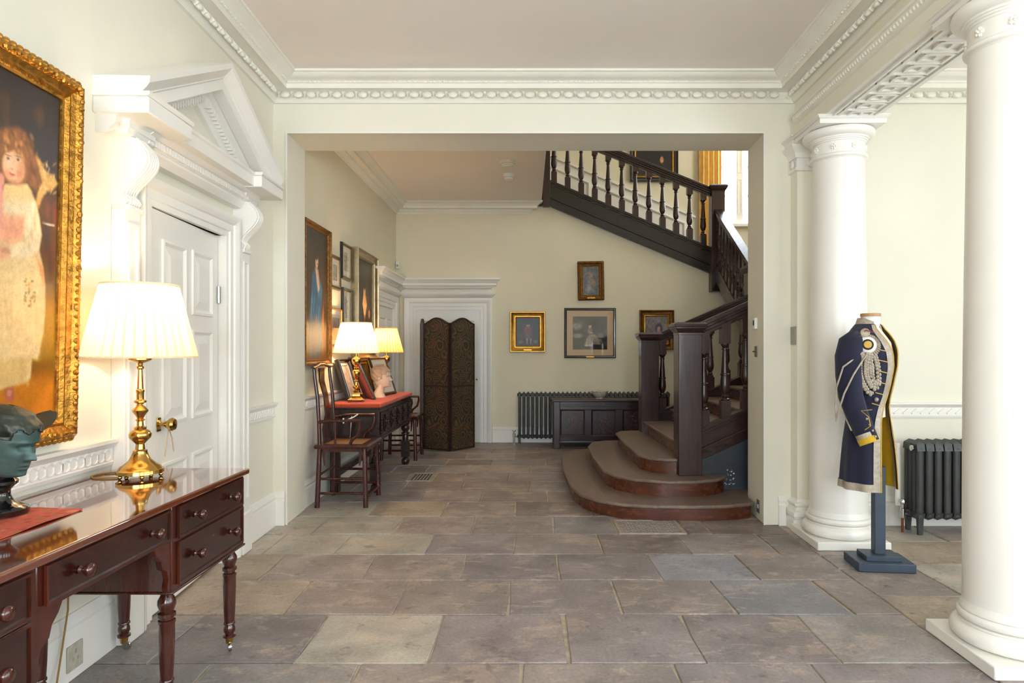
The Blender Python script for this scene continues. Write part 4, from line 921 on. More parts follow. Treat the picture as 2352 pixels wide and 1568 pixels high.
# ================================================================ furniture
# ---- mahogany desk on the left
DX, DY = -1.52, 1.98
desk = thing('writing_desk', 'polished mahogany writing desk on turned legs with brass casters', 'desk', (DX, DY, 0))
class DB(MB):
    def put(s, name, mat, parent=None, **kw):
        s.v = [(a-DX, b-DY, c) for a, b, c in s.v]; return s.build(name, M[mat], parent or desk, **kw)
TOPZ = .777; FX = -1.25; BX = -1.79; E = [1.10, 1.66, 2.29, 2.87]
DB().box(BX-.01, -1.229, 1.08, 2.885, TOPZ-.026, TOPZ).put('desk_top', 'mahogtop', bevel=.007, seg=3)
m = DB(); m.box(BX, FX, E[0], E[1], .447, TOPZ-.026); m.box(BX, FX, E[2], E[3], .447, TOPZ-.026)
m.box(BX, FX, E[1], E[2], .625, TOPZ-.026); m.put('carcass', 'mahog', bevel=.003)
for a, b in ((E[0],E[1]),(E[2],E[3])): DB().box(BX-.004, FX+.006, a-.005, b+.005, .440, .450).put('base_moulding', 'mahog', bevel=.004)
knob = MB().lathe([(.010,0),(.012,.004),(.007,.010),(.008,.014),(.013,.018),(.0185,.026),(.0195,.033),(.015,.040),(.004,.043)], n=14, M=Matrix.Rotation(R(90),3,'Y')).mesh('knob', M['mahog'], 50)
def drawer(ya, yb, za, zb, kn, lock=True):
    o = DB().box(FX, FX+.006, ya, yb, za, zb).put('drawer', 'mahogx')
    DB().sweep([(-.004,0),(-.004,.009),(.003,.009),(.003,0)], [(ya,za),(yb,za),(yb,zb),(ya,zb)], lambda a,b,h:(FX+.003+h,a,b), True).put('cock_bead', 'mahog', o, smooth=0)
    for y in kn: inst('knob', knob, o, (FX+.006-DX, y-DY, (za+zb)/2))
    if lock: DB().lathe([(.004,0),(.004,.003)], (FX+.005,(ya+yb)/2,(za+zb)/2+.025), 8, Matrix.Rotation(R(90),3,'Y')).put('keyhole', 'brass', o)
for a, b in ((E[0]+.035,E[1]-.03),(E[2]+.035,E[3]-.03)):
    w_ = b-a; drawer(a, b, .632, .738, (a+.22*w_, b-.22*w_), False); drawer(a, b, .468, .612, (a+.22*w_, b-.22*w_))
drawer(E[1]+.025, E[2]-.025, .642, .738, (E[1]+.15, E[2]-.13), False)
for y, s in ((E[1],1),(E[2],-1)):
    for x0 in (FX-.012,):
        DB().prism([(y,.45),(y+s*.012,.45),(y+s*.02,.47),(y+s*.012,.50),(y+s*.022,.53),(y+s*.05,.545),(y+s*.06,.575),(y+s*.085,.60),(y+s*.10,.626),(y,.626)], x0-.012, x0+.008, 'yz').put('fret_bracket', 'mahog', smooth=0)
lg = MB().lathe([(.026,.447),(.026,.435),(.018,.43),(.022,.42),(.030,.405),(.031,.39),(.024,.37),(.022,.365),(.030,.36),(.030,.348),(.023,.344),(.023,.338),(.029,.335),(.029,.325),(.0265,.32),(.027,.28),(.024,.18),(.021,.125),(.024,.122),(.024,.115),(.018,.112),(.023,.10),(.024,.085),(.017,.072),(.026,.068),(.026,.060),(.016,.056)], n=16).mesh('leg', M['mahog'], 45)
cu = MB().lathe([(.014,.032),(.018,.058)], n=12).mesh('caster_cup', M['brass'], 40)
wh = MB().lathe([(.017,-.006),(.019,0),(.017,.006)], (.012,0,.019), 14, Matrix.Rotation(R(90),3,'X')).box(-.004,.014,-.009,-.006,.012,.035).box(-.004,.014,.006,.009,.012,.035).mesh('caster_wheel', M['steel'], 40)
for x in (-1.292, -1.748):
    for y in (1.145, 1.615, 2.335, 2.825):
        l = inst('leg', lg, desk, (x-DX, y-DY, 0)); inst('caster_cup', cu, l); inst('caster_wheel', wh, l, rot=(0,0,R(random.uniform(-60,60))))
# ---- woven runner, bronze head
m = MB(); n = 14; rows_ = []
for i in range(n+1):
    y = 1.40+(2.13-1.40)*i/n; rows_.append([(x, y+.006*math.sin(x*31), TOPZ+.0068+.002*math.sin(y*23+x*17)) for x in (-1.735,-1.66,-1.59,-1.52,-1.45)])
for r in rows_: pass
m.loft([r+[(x,y,z-.004) for x,y,z in r[::-1]] for r in rows_])
tag(m.build('table_runner', M['runner']), 'red patterned woven runner lying on the polished desk', 'runner')
HT = [(0,.20,-.16,.12),(.04,.33,-.2,.16),(.08,.385,-.23,.185),(.14,.40,-.28,.215),(.22,.40,-.33,.25),(.3,.40,-.38,.28),(.4,.405,-.43,.30),(.5,.395,-.46,.315),(.58,.425,-.48,.32),(.7,.415,-.49,.325),(.8,.37,-.47,.31),(.9,.26,-.38,.25),(.97,.11,-.2,.13),(1,.02,-.06,.02)]
def hv(z, k_):
    for a, b in zip(HT, HT[1:]):
        if a[0] <= z <= b[0]: t = (z-a[0])/(b[0]-a[0]); t = t*t*(3-2*t)*.5+t*.5; return a[k_]+(b[k_]-a[k_])*t
def headpt(z, th):
    c, s_ = math.cos(th), math.sin(th); f, b, w_ = hv(z,1), hv(z,2), hv(z,3)
    y = w_*math.copysign(abs(s_)**.85, s_); x = f*abs(c)**.75 if c >= 0 else b*abs(c)**.9
    if c > 0:
        g = lambda y0, z0, sy, sz: math.exp(-((y-y0)/sy)**2-((z-z0)/sz)**2)
        nose = max(0, min(1,(z-.29)/.035))*max(0, min(1,(.56-z)/.2)); x += .12*nose*math.exp(-(y/.045)**2)+.02*g(.045,.325,.03,.03)+.02*g(-.045,.325,.03,.03)
        for sgn in (-1,1): x -= .055*g(sgn*.125,.50,.065,.045); x += .018*g(sgn*.125,.495,.045,.022); x += .02*g(sgn*.12,.575,.1,.025); x += .015*g(sgn*.16,.36,.08,.09)
        x += .035*g(0,.235,.07,.022)+.028*g(0,.18,.065,.02)-.03*g(0,.207,.09,.010)-.025*g(0,.14,.1,.025)+.03*g(0,.07,.08,.05)
    return x, y
def head(parent, H, mat, hairmat, loc, rot, wing=None):
    nz, nt = 64, 72; rings = []
    for j in range(nz+1):
        z = j/nz; rings.append([(headpt(z, 2*math.pi*i/nt)[0]*H, headpt(z, 2*math.pi*i/nt)[1]*H, z*H) for i in range(nt)])
    hd = MB().loft(rings).build('head', mat, parent, loc, rot, smooth=80)
    hm = MB(); vs = {}; fs = []; nz2 = 48
    for j in range(nz2+1):
        z = .30+.705*j/nz2; zz = min(.999, max(.02, z))
        for i in range(nt):
            th = 2*math.pi*i/nt; x, y = headpt(zz, th); k_ = 1.075+.022*math.sin(th*11+z*26)+.012*math.sin(th*23-z*40)
            vs[(j,i)] = (x*k_*H, y*k_*H, (zz+.02*(z > .9)+.015)*H)
    keep = lambda j, i: (lambda z, c: z > .72+.03*math.cos(9*2*math.pi*i/nt) or (c < .55 and z > .58) or (c < .12 and z > .40) or c < -.25)(.30+.705*j/nz2, math.cos(2*math.pi*i/nt))
    ids = {k_: n_ for n_, k_ in enumerate(vs)}
    for j in range(nz2):
        for i in range(nt):
            if keep(j,i): fs.append((ids[(j,i)], ids[(j,(i+1)%nt)], ids[(j+1,(i+1)%nt)], ids[(j+1,i)]))
    hm.add(list(vs.values()), fs); ho = hm.build('hair', hairmat, hd, smooth=80)
    so = ho.modifiers.new('thick', 'SOLIDIFY'); so.thickness = .03*H; so.offset = -1
    for s_ in (-1,1):
        MB().ell((-.02*H, s_*.315*H, .43*H), .06*H, .025*H, .09*H, 10, 6).build('ear', mat, hd)
        if wing:
            sec = []
            for i in range(9):
                t = i/8; L = wing*H*t; wd = .20*H*(math.sin(math.pi*(.30+.66*t))**.7); ctr = Vector((.12*H-.10*L, s_*(.29*H+L*.88), .64*H+L*.35))
                sec.append([tuple(ctr+Vector((wd*a, s_*-.01*H*b, b*.02*H+.03*H*a*a))) for a, b in ((-1,0),(-.5,.7),(0,1),(.5,.7),(1,0),(.5,-.7),(0,-1),(-.5,-.7))])
            MB().loft(sec).build('leaf_wing', hairmat, hd, smooth=60)
    return hd
B = thing('bronze_bust', 'green bronze head with leaf-like temples on black turned stone socle', 'sculpture', (-1.640, 2.03, TOPZ+.0085))
MB().lathe([(.060,0),(.074,.006),(.075,.018),(.068,.026),(.055,.032),(.034,.045),(.026,.062),(.026,.078),(.036,.09),(.045,.097),(.046,.106),(.036,.114),(.03,.118)], n=32).build('socle', M['blackstone'], B, smooth=40)
MB().tube([(-.01,0,.10),(.0,0,.14),(.012,0,.19)], [.042,.042,.05], 16, flat=.9).build('neck', M['blackstone'], B)
head(B, .212, M['bronze'], M['bronzedark'], (-.012, -.005, .128), (0, R(14), R(2)), .62)
# ---- lamps
def point(parent, loc, power, col=(1,.72,.42), r=.03):
    l = bpy.data.lights.new('lamp_light', 'POINT'); l.energy = power; l.color = col; l.shadow_soft_size = r
    o = bpy.data.objects.new('lamp_light', l); COL.objects.link(o); o.parent = parent; o.location = loc
def shade(parent, z0, z1, r0, r1, mat, n=40):
    N = n*4; rings = []
    for z, r in ((z0,r0),((z0+z1)/2,(r0+r1)/2),(z1,r1)):
        rings.append([((r+(.007 if i%4 in (0,1) else 0)*r/.2)*math.cos(2*math.pi*i/N), (r+(.007 if i%4 in (0,1) else 0)*r/.2)*math.sin(2*math.pi*i/N), z) for i in range(N)])
    s_ = MB().loft(rings, caps=False).build('shade', M[mat], parent, smooth=0)
    s_.data.materials.append(M[mat+'fold'])
    for f_ in s_.data.polygons: f_.material_index = 1 if (min(f_.vertices) % N) % 4 == 3 else 0
    for z, r in ((z0,r0+.003),(z1,r1+.003)):
        MB().tube([(r*math.cos(2*math.pi*i/48), r*math.sin(2*math.pi*i/48), z) for i in range(48)], .0045, 6, True).build('shade_binding', M[mat], s_)
    return s_
L1 = thing('table_lamp', 'brass candlestick lamp with pleated cream shade on the mahogany desk', 'lamp', (-1.592, 2.68, TOPZ), group='pleated shade lamps')
MB().lathe([(.070,.014),(.088,.018),(.088,.032),(.080,.036),(.076,.044),(.060,.054),(.042,.07),(.032,.088),(.026,.104),(.027,.110),(.018,.114),(.016,.135),(.020,.140),(.030,.150),(.040,.162),(.042,.176),(.036,.188),(.022,.196),(.024,.204),(.013,.210),(.012,.228),(.020,.234),(.012,.240),(.018,.252),(.029,.268),(.030,.274),(.016,.290),(.013,.300),(.023,.306),(.023,.312),(.014,.318),(.014,.345),(.016,.35),(.016,.356),(.012,.36),(.008,.44),(.014,.446),(.014,.452),(.009,.456),(.010,.466),(.034,.474),(.042,.480),(.042,.486),(.030,.49)], n=28).build('stem', M['brass'], L1, smooth=40)
for i in range(5):
    a = 2*math.pi*i/5+.3; MB().ell((.076*math.cos(a), .076*math.sin(a), .009), .009,.009,.009, 10, 6).build('foot', M['brass'], L1)
MB().lathe([(.052,.490),(.054,.494),(.050,.500),(.010,.501),(.009,.53)], n=24).build('drip_pan', M['ivory'], L1)
MB().lathe([(.012,.53),(.012,.57),(.024,.60),(.028,.63),(.016,.655)], n=14).build('bulb', M['bulb'], L1)
shade(L1, .492, .785, .207, .138, 'shade', 34); point(L1, (0,0,.69), 5.5)
cord = MB().tube([(-1.655,2.645,TOPZ+.004),(-1.71,2.63,TOPZ+.004),(-1.76,2.64,TOPZ+.004),(-1.788,2.67,TOPZ+.004),(-1.793,2.71,TOPZ+.004),(-1.778,2.74,TOPZ+.004),(-1.74,2.755,TOPZ+.004),(-1.70,2.745,TOPZ+.004),(-1.66,2.72,TOPZ+.004)], .0035, 6)
tag(cord.build('lamp_flex', M['flex']), 'gold lamp flex looped on the desk top', 'cable')
m = MB().tube([(-1.808,2.60,.74),(-1.806,2.58,.55),(-1.798,2.555,.40),(-1.786,2.535,.29),(-1.778,2.49,.15),(-1.755,2.43,.05),(-1.72,2.36,.008)], .004, 6)
tag(m.build('hanging_flex', M['flex']), 'brown flex hanging behind the desk to the floor', 'cable')
def lamp2(loc, mat, label, r0, r1, z0, z1, power):
    t = thing('table_lamp', label, 'lamp', loc, R(12), 'pleated shade lamps')
    b = MB(); b.frus(0,0,.075,.075,.018,.075,.075,.03); b.frus(0,0,.068,.068,.03,.04,.04,.05); b.frus(0,0,.04,.04,.05,.036,.036,.075); b.frus(0,0,.045,.045,.075,.045,.045,.085); b.build('base', M['brass'], t, bevel=.004)
    MB().lathe([(.022,.085),(.03,.10),(.012,.115),(.03,.13),(.036,.14),(.014,.155),(.012,.185),(.022,.195),(.012,.205),(.016,.22),(.034,.25),(.038,.275),(.028,.295),(.014,.305),(.026,.315),(.012,.325),(.02,.34),(.036,.355),(.044,.38),(.036,.405),(.014,.415),(.008,.42),(.008,.50)], n=18).build('stem', M['brass'], t, smooth=45)
    for i in range(4): MB().ell((.06*(1 if i%2 else -1), .06*(1 if i//2 else -1), .009), .018,.018,.009, 8, 5).build('foot', M['brass'], t)
    MB().lathe([(.012,.49),(.026,.54),(.014,.57)], n=12).build('bulb', M['bulb'], t)
    shade(t, z0, z1, r0, r1, mat, 34); point(t, (0,0,(z0+z1)/2+.02), power); return t
CZ = .812
lamp2((-1.605, 6.10, CZ), 'shade', 'nearer pleated lamp with square stepped base on the red-topped table', .205, .135, .455, .735, 9)
lamp2((-1.60, 7.37, CZ), 'shadey', 'farther pleated yellow lamp at the far end of red-topped table', .185, .115, .455, .725, 6)
# ---- console table with red fitted cover
TX, TY = -1.585, 6.67
tb = thing('console_table', 'carved black oak side table with bulbous turned legs', 'table', (TX, TY, 0))
class TB_(MB):
    def put(s, name, mat, parent=None, **kw):
        s.v = [(a-TX, b-TY, c) for a, b, c in s.v]; return s.build(name, M[mat], parent or tb, **kw)
x0, x1, y0_, y1_ = -1.80, -1.345, 5.90, 7.44
TB_().box(x0, x1, y0_, y1_, .49, .755).put('apron', 'blackoak', bevel=.003)
TB_().box(x0-.01, x1+.008, y0_-.008, y1_+.008, .755, .772).put('table_board', 'blackoak', bevel=.003)
TB_().box(x1-.005, x1+.012, y0_-.004, y1_+.004, .485, .505).box(x1-.005, x1+.012, y0_-.004, y1_+.004, .735, .755).put('apron_moulding', 'blackoak', bevel=.004)
nP = 5; pw = (y1_-y0_-.06)/nP
for i in range(nP):
    a = y0_+.03+i*pw; b = a+pw
    dr = TB_().box(x1, x1+.010, a+.022, b-.022, .52, .725).put('drawer_front', 'blackoak', bevel=.003)
    c = ((a+b)/2, .622)
    TB_().sweep([(0,0),(0,.012),(.010,.012),(.010,0)], [(c[0]-.085,c[1]),(c[0],c[1]-.08),(c[0]+.085,c[1]),(c[0],c[1]+.08)], lambda p_,q_,h:(x1+.008+h,p_,q_), True).put('lozenge_moulding', 'blackoak', dr, smooth=0)
    TB_().sweep([(0,0),(0,.010),(.009,.010),(.009,0)], [(a+.03,.528),(b-.03,.528),(b-.03,.717),(a+.03,.717)], lambda p_,q_,h:(x1+.008+h,p_,q_), True).put('border_moulding', 'blackoak', dr, smooth=0)
    TB_().ell((x1+.022, c[0], c[1]), .012, .022, .022, 10, 6).put('boss', 'blackoak', dr)
for i in range(nP+1):
    a = y0_+.03+i*pw; q = TB_()
    for k_ in range(9): q.ell((x1+.014, a, .525+k_*.024), .010, .013, .0115, 8, 5)
    q.put('beaded_column', 'blackoak')
lp = [(.028,.50),(.028,.46),(.042,.45),(.050,.425),(.048,.40),(.03,.375),(.03,.365),(.046,.36),(.046,.345),(.028,.335),(.036,.30),(.03,.275),(.03,.265),(.03,.09),(.022,.08),(.036,.07),(.046,.045),(.044,.02),(.03,0)]
lgm = MB().lathe(lp, n=16).mesh('leg', M['blackoak'], 45)
blk = MB().frus(0,0,.042,.042,.088,.044,.044,.268).mesh('leg_block', M['blackoak'], 30); blk2 = MB().frus(0,0,.044,.044,.455,.044,.044,.50).mesh('leg_block', M['blackoak'], 30)
sq = MB().box(-.038,.038,-.038,.038,0,.5).mesh('leg', M['blackoak'], 30)
for y in (y0_+.045, y1_-.045):
    l = inst('leg', lgm, tb, (x1-.045-TX, y-TY, 0)); inst('leg_block', blk, l); inst('leg_block', blk2, l); inst('leg', sq, tb, (x0+.045-TX, y-TY, 0))
TB_().box(x0+.03, x0+.06, y0_+.05, y1_-.05, .13, .19).put('stretcher', 'blackoak', bevel=.004)
tag(MB().box(-1.815, -1.322, 5.865, 7.475, .7725, .812).build('table_cover', M['velvet'], bevel=.016, seg=4, smooth=60), 'fitted rust red velvet cover over the carved table top', 'table cover')
# leaning frames and head on the cover
p = Paint(60, 50, (226,206,176), (222,200,168), 31); p.ell(.60,.62,.3,.3,(196,160,132),0,.8,.6); p.ell(.62,.62,.14,.2,(222,196,164),0,.5); p.ell(.62,.74,.16,.12,(190,152,112),0,.7,.7); p.ell(.60,.35,.25,.2,(226,206,180),0,.8); p.grain(.08)
picture('leaning_drawing', 'framed sepia drawing of a woman leaning behind the small head', 'picture', (-1.50, 6.98, CZ+.001), R(80), .42, .42, .022, .025, 'darkwood', p, 'flat', (.05, M['mountwhite']), True, lean=R(19), inner=.008)
p = Paint(20, 24, (150,110,40), (130,90,30), 32)
rf = picture('red_backed_frame', 'leaning frame showing its red cloth back beside the nearer lamp', 'picture', (-1.575, 6.50, CZ+.001), R(116), .42, .44, .03, .02, 'blackframe', p, 'flat', lean=R(24))
MB().box(-.19, .19, 0, .008, .015, .43).build('red_cloth_back', M['velvet'], rf)
p = Paint(40, 50, (190,180,170), (170,160,150), 33); p.tint((120,110,100), 5, 6, .6); p.ell(.5,.5,.3,.36,(196,180,168),0,.8,.7); p.grain(.12)
picture('leaning_photograph', 'dark deep framed photograph leaning at the near wall end of the table', 'picture', (-1.70, 6.30, CZ+.001), R(84), .30, .40, .03, .05, 'blackframe', p, 'flat', (.03, M['mountwhite']), lean=R(17))
p = Paint(40, 50, (120,90,34), (90,66,24), 34); p.tint((70,50,20), 5, 6, .6); p.grain(.2)
picture('leaning_gilt_frame', 'small gilt frame leaning on the wall behind the nearer lamp', 'picture', (-1.70, 6.93, CZ+.001), R(88), .36, .38, .05, .04, 'giltsmooth', p, 'scoop', lean=R(13))
hb = thing('plaster_head', 'small pale sculpted head facing the stairs before the sepia drawing', 'sculpture', (-1.50, 6.66, CZ+.001), R(-2))
MB().tube([(-.02,0,.0),(-.02,0,.05),(.0,0,.10),(.01,0,.15)], [.085,.06,.045,.05], 16, flat=.8).build('neck', M['marble'], hb)
head(hb, .22, M['marble'], M['marblehair'], (.0,0,.10), (0,R(2),0))
# ---- lacquered armchairs
def armchair(loc, label):
    t = thing('lacquered_armchair', label, 'chair', loc, 0, 'lacquered armchairs beside the red-topped table'); mt = M['chinese']; zs = .50
    fr_ = MB().sweep([(0,-.018),(-.008,0),(0,.016),(.055,.016),(.055,-.018)], [(-.215,-.245),(.215,-.245),(.215,.245),(-.215,.245)], lambda a,b,h:(a,b,zs+h), True).build('seat_frame', mt, t, smooth=30)
    MB().box(-.165,.165,-.195,.195,zs-.004,zs+.010).build('seat_mat', M['cane'], t)
    for sx in (-1,1):
        for sy in (-1,1):
            MB().tube([(sx*.20,sy*.230,0),(sx*.185,sy*.212,zs-.01)], [.0215,.019], 12).build('leg', mt, t)
    for sy in (-1,1):
        MB().tube([(-.185,sy*.212,zs),(-.192,sy*.21,.7),(-.205,sy*.205,.90),(-.225,sy*.205,1.05),(-.235,sy*.205,1.15)], [.017,.016,.015,.014,.013], 10).build('back_post', mt, t)
        MB().tube([(-.19,sy*.215,.70),(-.08,sy*.24,.715),(.06,sy*.25,.715),(.165,sy*.245,.715)], .0142, 10).build('arm', mt, t)
        MB().tube([(.155,sy*.245,.712),(.158,sy*.24,.67),(.14,sy*.232,.60),(.085,sy*.226,.555),(.062,sy*.224,zs)], [.012,.013,.014,.014,.015], 10).build('arm_post', mt, t)
        MB().tube([(-.055,sy*.222,zs),(-.05,sy*.228,.60),(-.045,sy*.242,.712)], [.010,.011,.009], 8).build('arm_spindle', mt, t)
        for z in (.115,.235): MB().tube([(-.195,sy*.224,z+.0),(.195,sy*.224,z)], .011, 8).build('stretcher', mt, t)
        MB().prism([(-.165,zs-.018),(.165,zs-.018),(.165,zs-.05),(.15,zs-.16),(.14,zs-.16),(.14,zs-.045),(-.14,zs-.045),(-.14,zs-.16),(-.15,zs-.16),(-.165,zs-.05)], sy*.212-.006, sy*.212+.006, 'xz').build('side_apron', mt, t, smooth=0)
    for z, x in ((.26,-.193),(.09,.198)): MB().tube([(x,-.22,z),(x,.22,z)], .011, 8).build('stretcher', mt, t)
    MB().box(.185,.225,-.225,.225,.085,.105).build('foot_rest', mt, t, bevel=.004)
    MB().prism([(-.2,zs-.018),(.2,zs-.018),(.2,zs-.05),(.185,zs-.15),(.175,zs-.15),(.17,zs-.05),(-.17,zs-.05),(-.175,zs-.15),(-.185,zs-.15),(-.2,zs-.05)], .18, .192, 'yz').build('front_apron', mt, t, smooth=0)
    pr = [(-.19,zs),(-.205,.62),(-.185,.75),(-.20,.90),(-.235,1.03),(-.238,1.14)]
    MB().loft([[(x-.006,-wd,z),(x+.006,-wd,z),(x+.006,wd,z),(x-.006,wd,z)] for (x,z), wd in zip(pr, (.075,.07,.058,.055,.06,.07))], caps=True).build('splat', mt, t)
    cr = [(-.225,-.275,1.155),(-.232,-.225,1.148),(-.238,-.13,1.158),(-.245,-.05,1.172),(-.245,.05,1.172),(-.238,.13,1.158),(-.232,.225,1.148),(-.225,.275,1.155)]
    MB().tube(cr, [.013,.014,.014,.022,.022,.014,.014,.013], 10, flat=.9).build('crest_rail', mt, t)
    MB().tube([(.02,-.25,.735),(.03,-.252,.71),(.02,-.25,.695)], .006, 6).tube([(.05,-.23,.72),(.09,-.16,.74),(.10,-.10,.752)], .005, 6).build('white_ties', M['plate'], t)
armchair((-1.535, 5.60, 0), 'nearer dark lacquered armchair before the red-topped table')
armchair((-1.515, 7.86, 0), 'farther dark lacquered armchair beyond the red-topped table')
# ---- folding screen
scr = thing('folding_screen', 'three-leaf folding screen of embossed leather standing before the white door', 'screen', (-1.0, 8.55, 0))
def leafp(p, q):
    p = Vector(p+(0,)); q = Vector(q+(0,)); d_ = q-p; w_ = d_.length; rz = math.atan2(d_.y, d_.x); top = []
    for i in range(17): t = i/16; top.append((w_*t, 1.635+.075*math.sin(math.pi*t)**1.5))
    pnl = MB().prism([(.01,.02)]+[(w_-.01,.02)]+[(max(.01,min(w_-.01,x)), z-.012) for x, z in top[::-1]], -.010, .010, 'xz').build('leaf', M['screen'], scr, (p.x+1.0, p.y-8.55, 0), (0,0,rz), smooth=0)
    MB().sweep([(0,-.014),(0,.014),(.022,.014),(.022,-.014)], [(0,.008),(w_,.008)]+top[::-1], lambda a,b,h:(a,h,b), True).build('edging', M['screenframe'], pnl, smooth=0)
    MB().box(.02, w_-.02, -.014, .014, .815, .84).build('middle_rail', M['screenframe'], pnl)
leafp((-1.355,8.515), (-.998,8.30)); leafp((-.990,8.30), (-.715,8.63)); leafp((-1.465,8.93), (-1.362,8.525))
# ---- radiators
def radiator(loc, rotz, n, pitch, h, cols, cdep, tubew, label, foot=.0, mat='iron'):
    t = thing('radiator', label, 'radiator', loc, rotz); sec = MB(); z0, z1 = foot+.06, h
    ds = [(-cdep*(cols-1)/2+cdep*i) for i in range(cols)]
    for y in ds:
        rr = []
        for z, k_ in ((z0+.015,1.0),(z1-.05,1.0)): rr.append([(tubew*.5*math.cos(a), y+cdep*.36*math.sin(a), z) for a in [2*math.pi*i/10 for i in range(10)]])
        sec.loft(rr)
    Y0, Y1 = ds[0]-cdep*.40, ds[-1]+cdep*.40
    for za, zb in ((z1-.07, z1), (z0+.045, z0-.01)):
        b = tubew*.55
        sec.add([(-b,Y0,za),(b,Y0,za),(b,Y1,za),(-b,Y1,za),(-b,Y0+.01,(za+zb*2)/3),(b,Y0+.01,(za+zb*2)/3),(b,Y1-.01,(za+zb*2)/3),(-b,Y1-.01,(za+zb*2)/3),(0,Y0+.03,zb),(0,Y1-.03,zb)],
                [(0,3,2,1),(0,1,5,4),(2,3,7,6),(1,2,6,5),(3,0,4,7),(4,5,8),(6,7,9),(5,6,9,8),(7,4,8,9)])
    for z in (z1-.045, z0+.025): sec.lathe([(.02,-pitch/2),(.02,pitch/2)], (0,0,z), 10, Matrix.Rotation(R(90),3,'Y'))
    me = sec.mesh('section', M[mat], 40)
    for i in range(n): inst('section', me, t, ((i+.5)*pitch, 0, 0))
    for i in (0, n-1):
        for y in (Y0+.02, Y1-.02): MB().bar(((i+.5)*pitch,y,0),((i+.5)*pitch,y,z0+.03), .022, .03, (1,0,0), .03, .04).build('foot', M[mat], t)
    return t
r1 = radiator((-.150, BY-.085, 0), 0, 35, .0605, .715, 2, .07, .033, 'long slim grey iron radiator along the back wall behind the chest', .01)
m = MB().lathe([(.012,0),(.012,.10),(.018,.105),(.018,.13),(.010,.135),(.010,.16),(.02,.165),(.02,.18)], (-.045,0,0), 10).lathe([(.010,-.05),(.010,.05)], (-.01,0,.095), 8, Matrix.Rotation(R(90),3,'Y')); m.build('valve', M['steel'], r1)
r2 = radiator((2.715, FY-.19, 0), 0, 17, .064, .658, 4, .048, .05, 'tall four-column grey iron radiator in the bay beyond the columns', .05)
m = MB().lathe([(.013,.10),(.018,.105),(.018,.17),(.012,.175),(.012,.20),(.022,.205),(.024,.22),(.016,.235)], (-.05,0,0), 12).lathe([(.012,-.05),(.012,.05)], (-.01,0,.135), 10, Matrix.Rotation(R(90),3,'Y')); v_ = m.build('valve', M['steel'], r2)
MB().lathe([(.009,0),(.009,.105)], (-.05,0,0), 10).build('pipe', M['copper'], v_)
MB().lathe([(.019,.17),(.019,.62)], (-.03,.09,0), 12).build('riser_pipe', M['white'], r2)
MB().lathe([(.02,0),(.02,.014),(.006,.02)], (-.002,-.045,.605), 10, Matrix.Rotation(R(-90),3,'Y')).build('bleed_plug', M['steel'], r2)
# ---- oak coffer and bowl
cf = thing('oak_coffer', 'dark panelled oak coffer with inlaid flowers in front of the radiator', 'chest', (.99, 8.755, 0)); CW, CD = .655, .22
m = MB()
for sx in (-1,1):
    for sy in (-1,1): MB().box(sx*(CW-.04)-.04, sx*(CW-.04)+.04, sy*(CD-.02)-.02, sy*(CD-.02)+.02, 0, .615).build('corner_stile', M['coffer'], cf, bevel=.004)
MB().box(-CW+.08, CW-.08, -CD+.006, -CD+.03, .51, .615).build('top_rail', M['coffer'], cf, bevel=.004)
MB().box(-CW+.08, CW-.08, -CD, -CD+.012, .555, .575).build('rail_moulding', M['coffer'], cf, bevel=.003)
MB().box(-CW+.08, CW-.08, -CD+.006, -CD+.03, .10, .17).build('bottom_rail', M['coffer'], cf, bevel=.004)
for x in (-.205, .205): MB().box(x-.045, x+.045, -CD+.006, -CD+.03, .17, .51).build('muntin', M['coffer'], cf, bevel=.004)
for x in (-.41, 0, .41):
    pn = MB().box(x-.16, x+.16, -CD+.018, -CD+.03, .17, .51).build('panel', M['inlay'], cf)
    MB().sweep([(0,0),(0,.012),(.012,.008),(.016,0)], [(x-.16,.17),(x+.16,.17),(x+.16,.51),(x-.16,.51)], lambda a,b,h:(a,-CD+.018-h,b), True).build('panel_moulding', M['coffer'], pn, smooth=0)
    rnd = random.Random(int(x*100)+50); q = MB()
    for i in range(26):
        a = rnd.uniform(-1.2,1.2); r_ = rnd.uniform(.02,.15); px = x+math.sin(a)*r_*.75; pz = .20+ rnd.random()*.27
        q.ell((px, -CD+.0175, pz), .016, .0015, .005, 6, 4, Matrix.Rotation(rnd.uniform(-1.3,1.3),3,'Y'))
    q.build('inlay_leaves', M['riser'], pn, kind='stuff')
MB().box(-CW+.07, CW-.07, -CD+.03, CD-.01, .10, .60).build('carcass', M['coffer'], cf)
MB().box(-CW-.025, CW+.025, -CD-.03, CD+.005, .617, .644).build('lid', M['coffer'], cf, bevel=.006)
MB().lathe([(.012,0),(.012,.006)], (0,-CD+.006,.585), 10, Matrix.Rotation(R(90),3,'X')).build('lock', M['iron'], cf)
bw = thing('porcelain_bowl', 'small floral porcelain bowl standing on the oak coffer', 'bowl', (.955, 8.70, .644))
def sc_(a, z): return 1+.05*max(0,(z-.04)/.06)*math.cos(8*a)
MB().lathe([(.05,0),(.052,.012),(.046,.014),(.07,.03),(.095,.065),(.112,.10),(.108,.10),(.09,.066),(.064,.032),(.02,.022)], n=64, mod=sc_).build('bowl_body', M['porcelain'], bw, smooth=50)
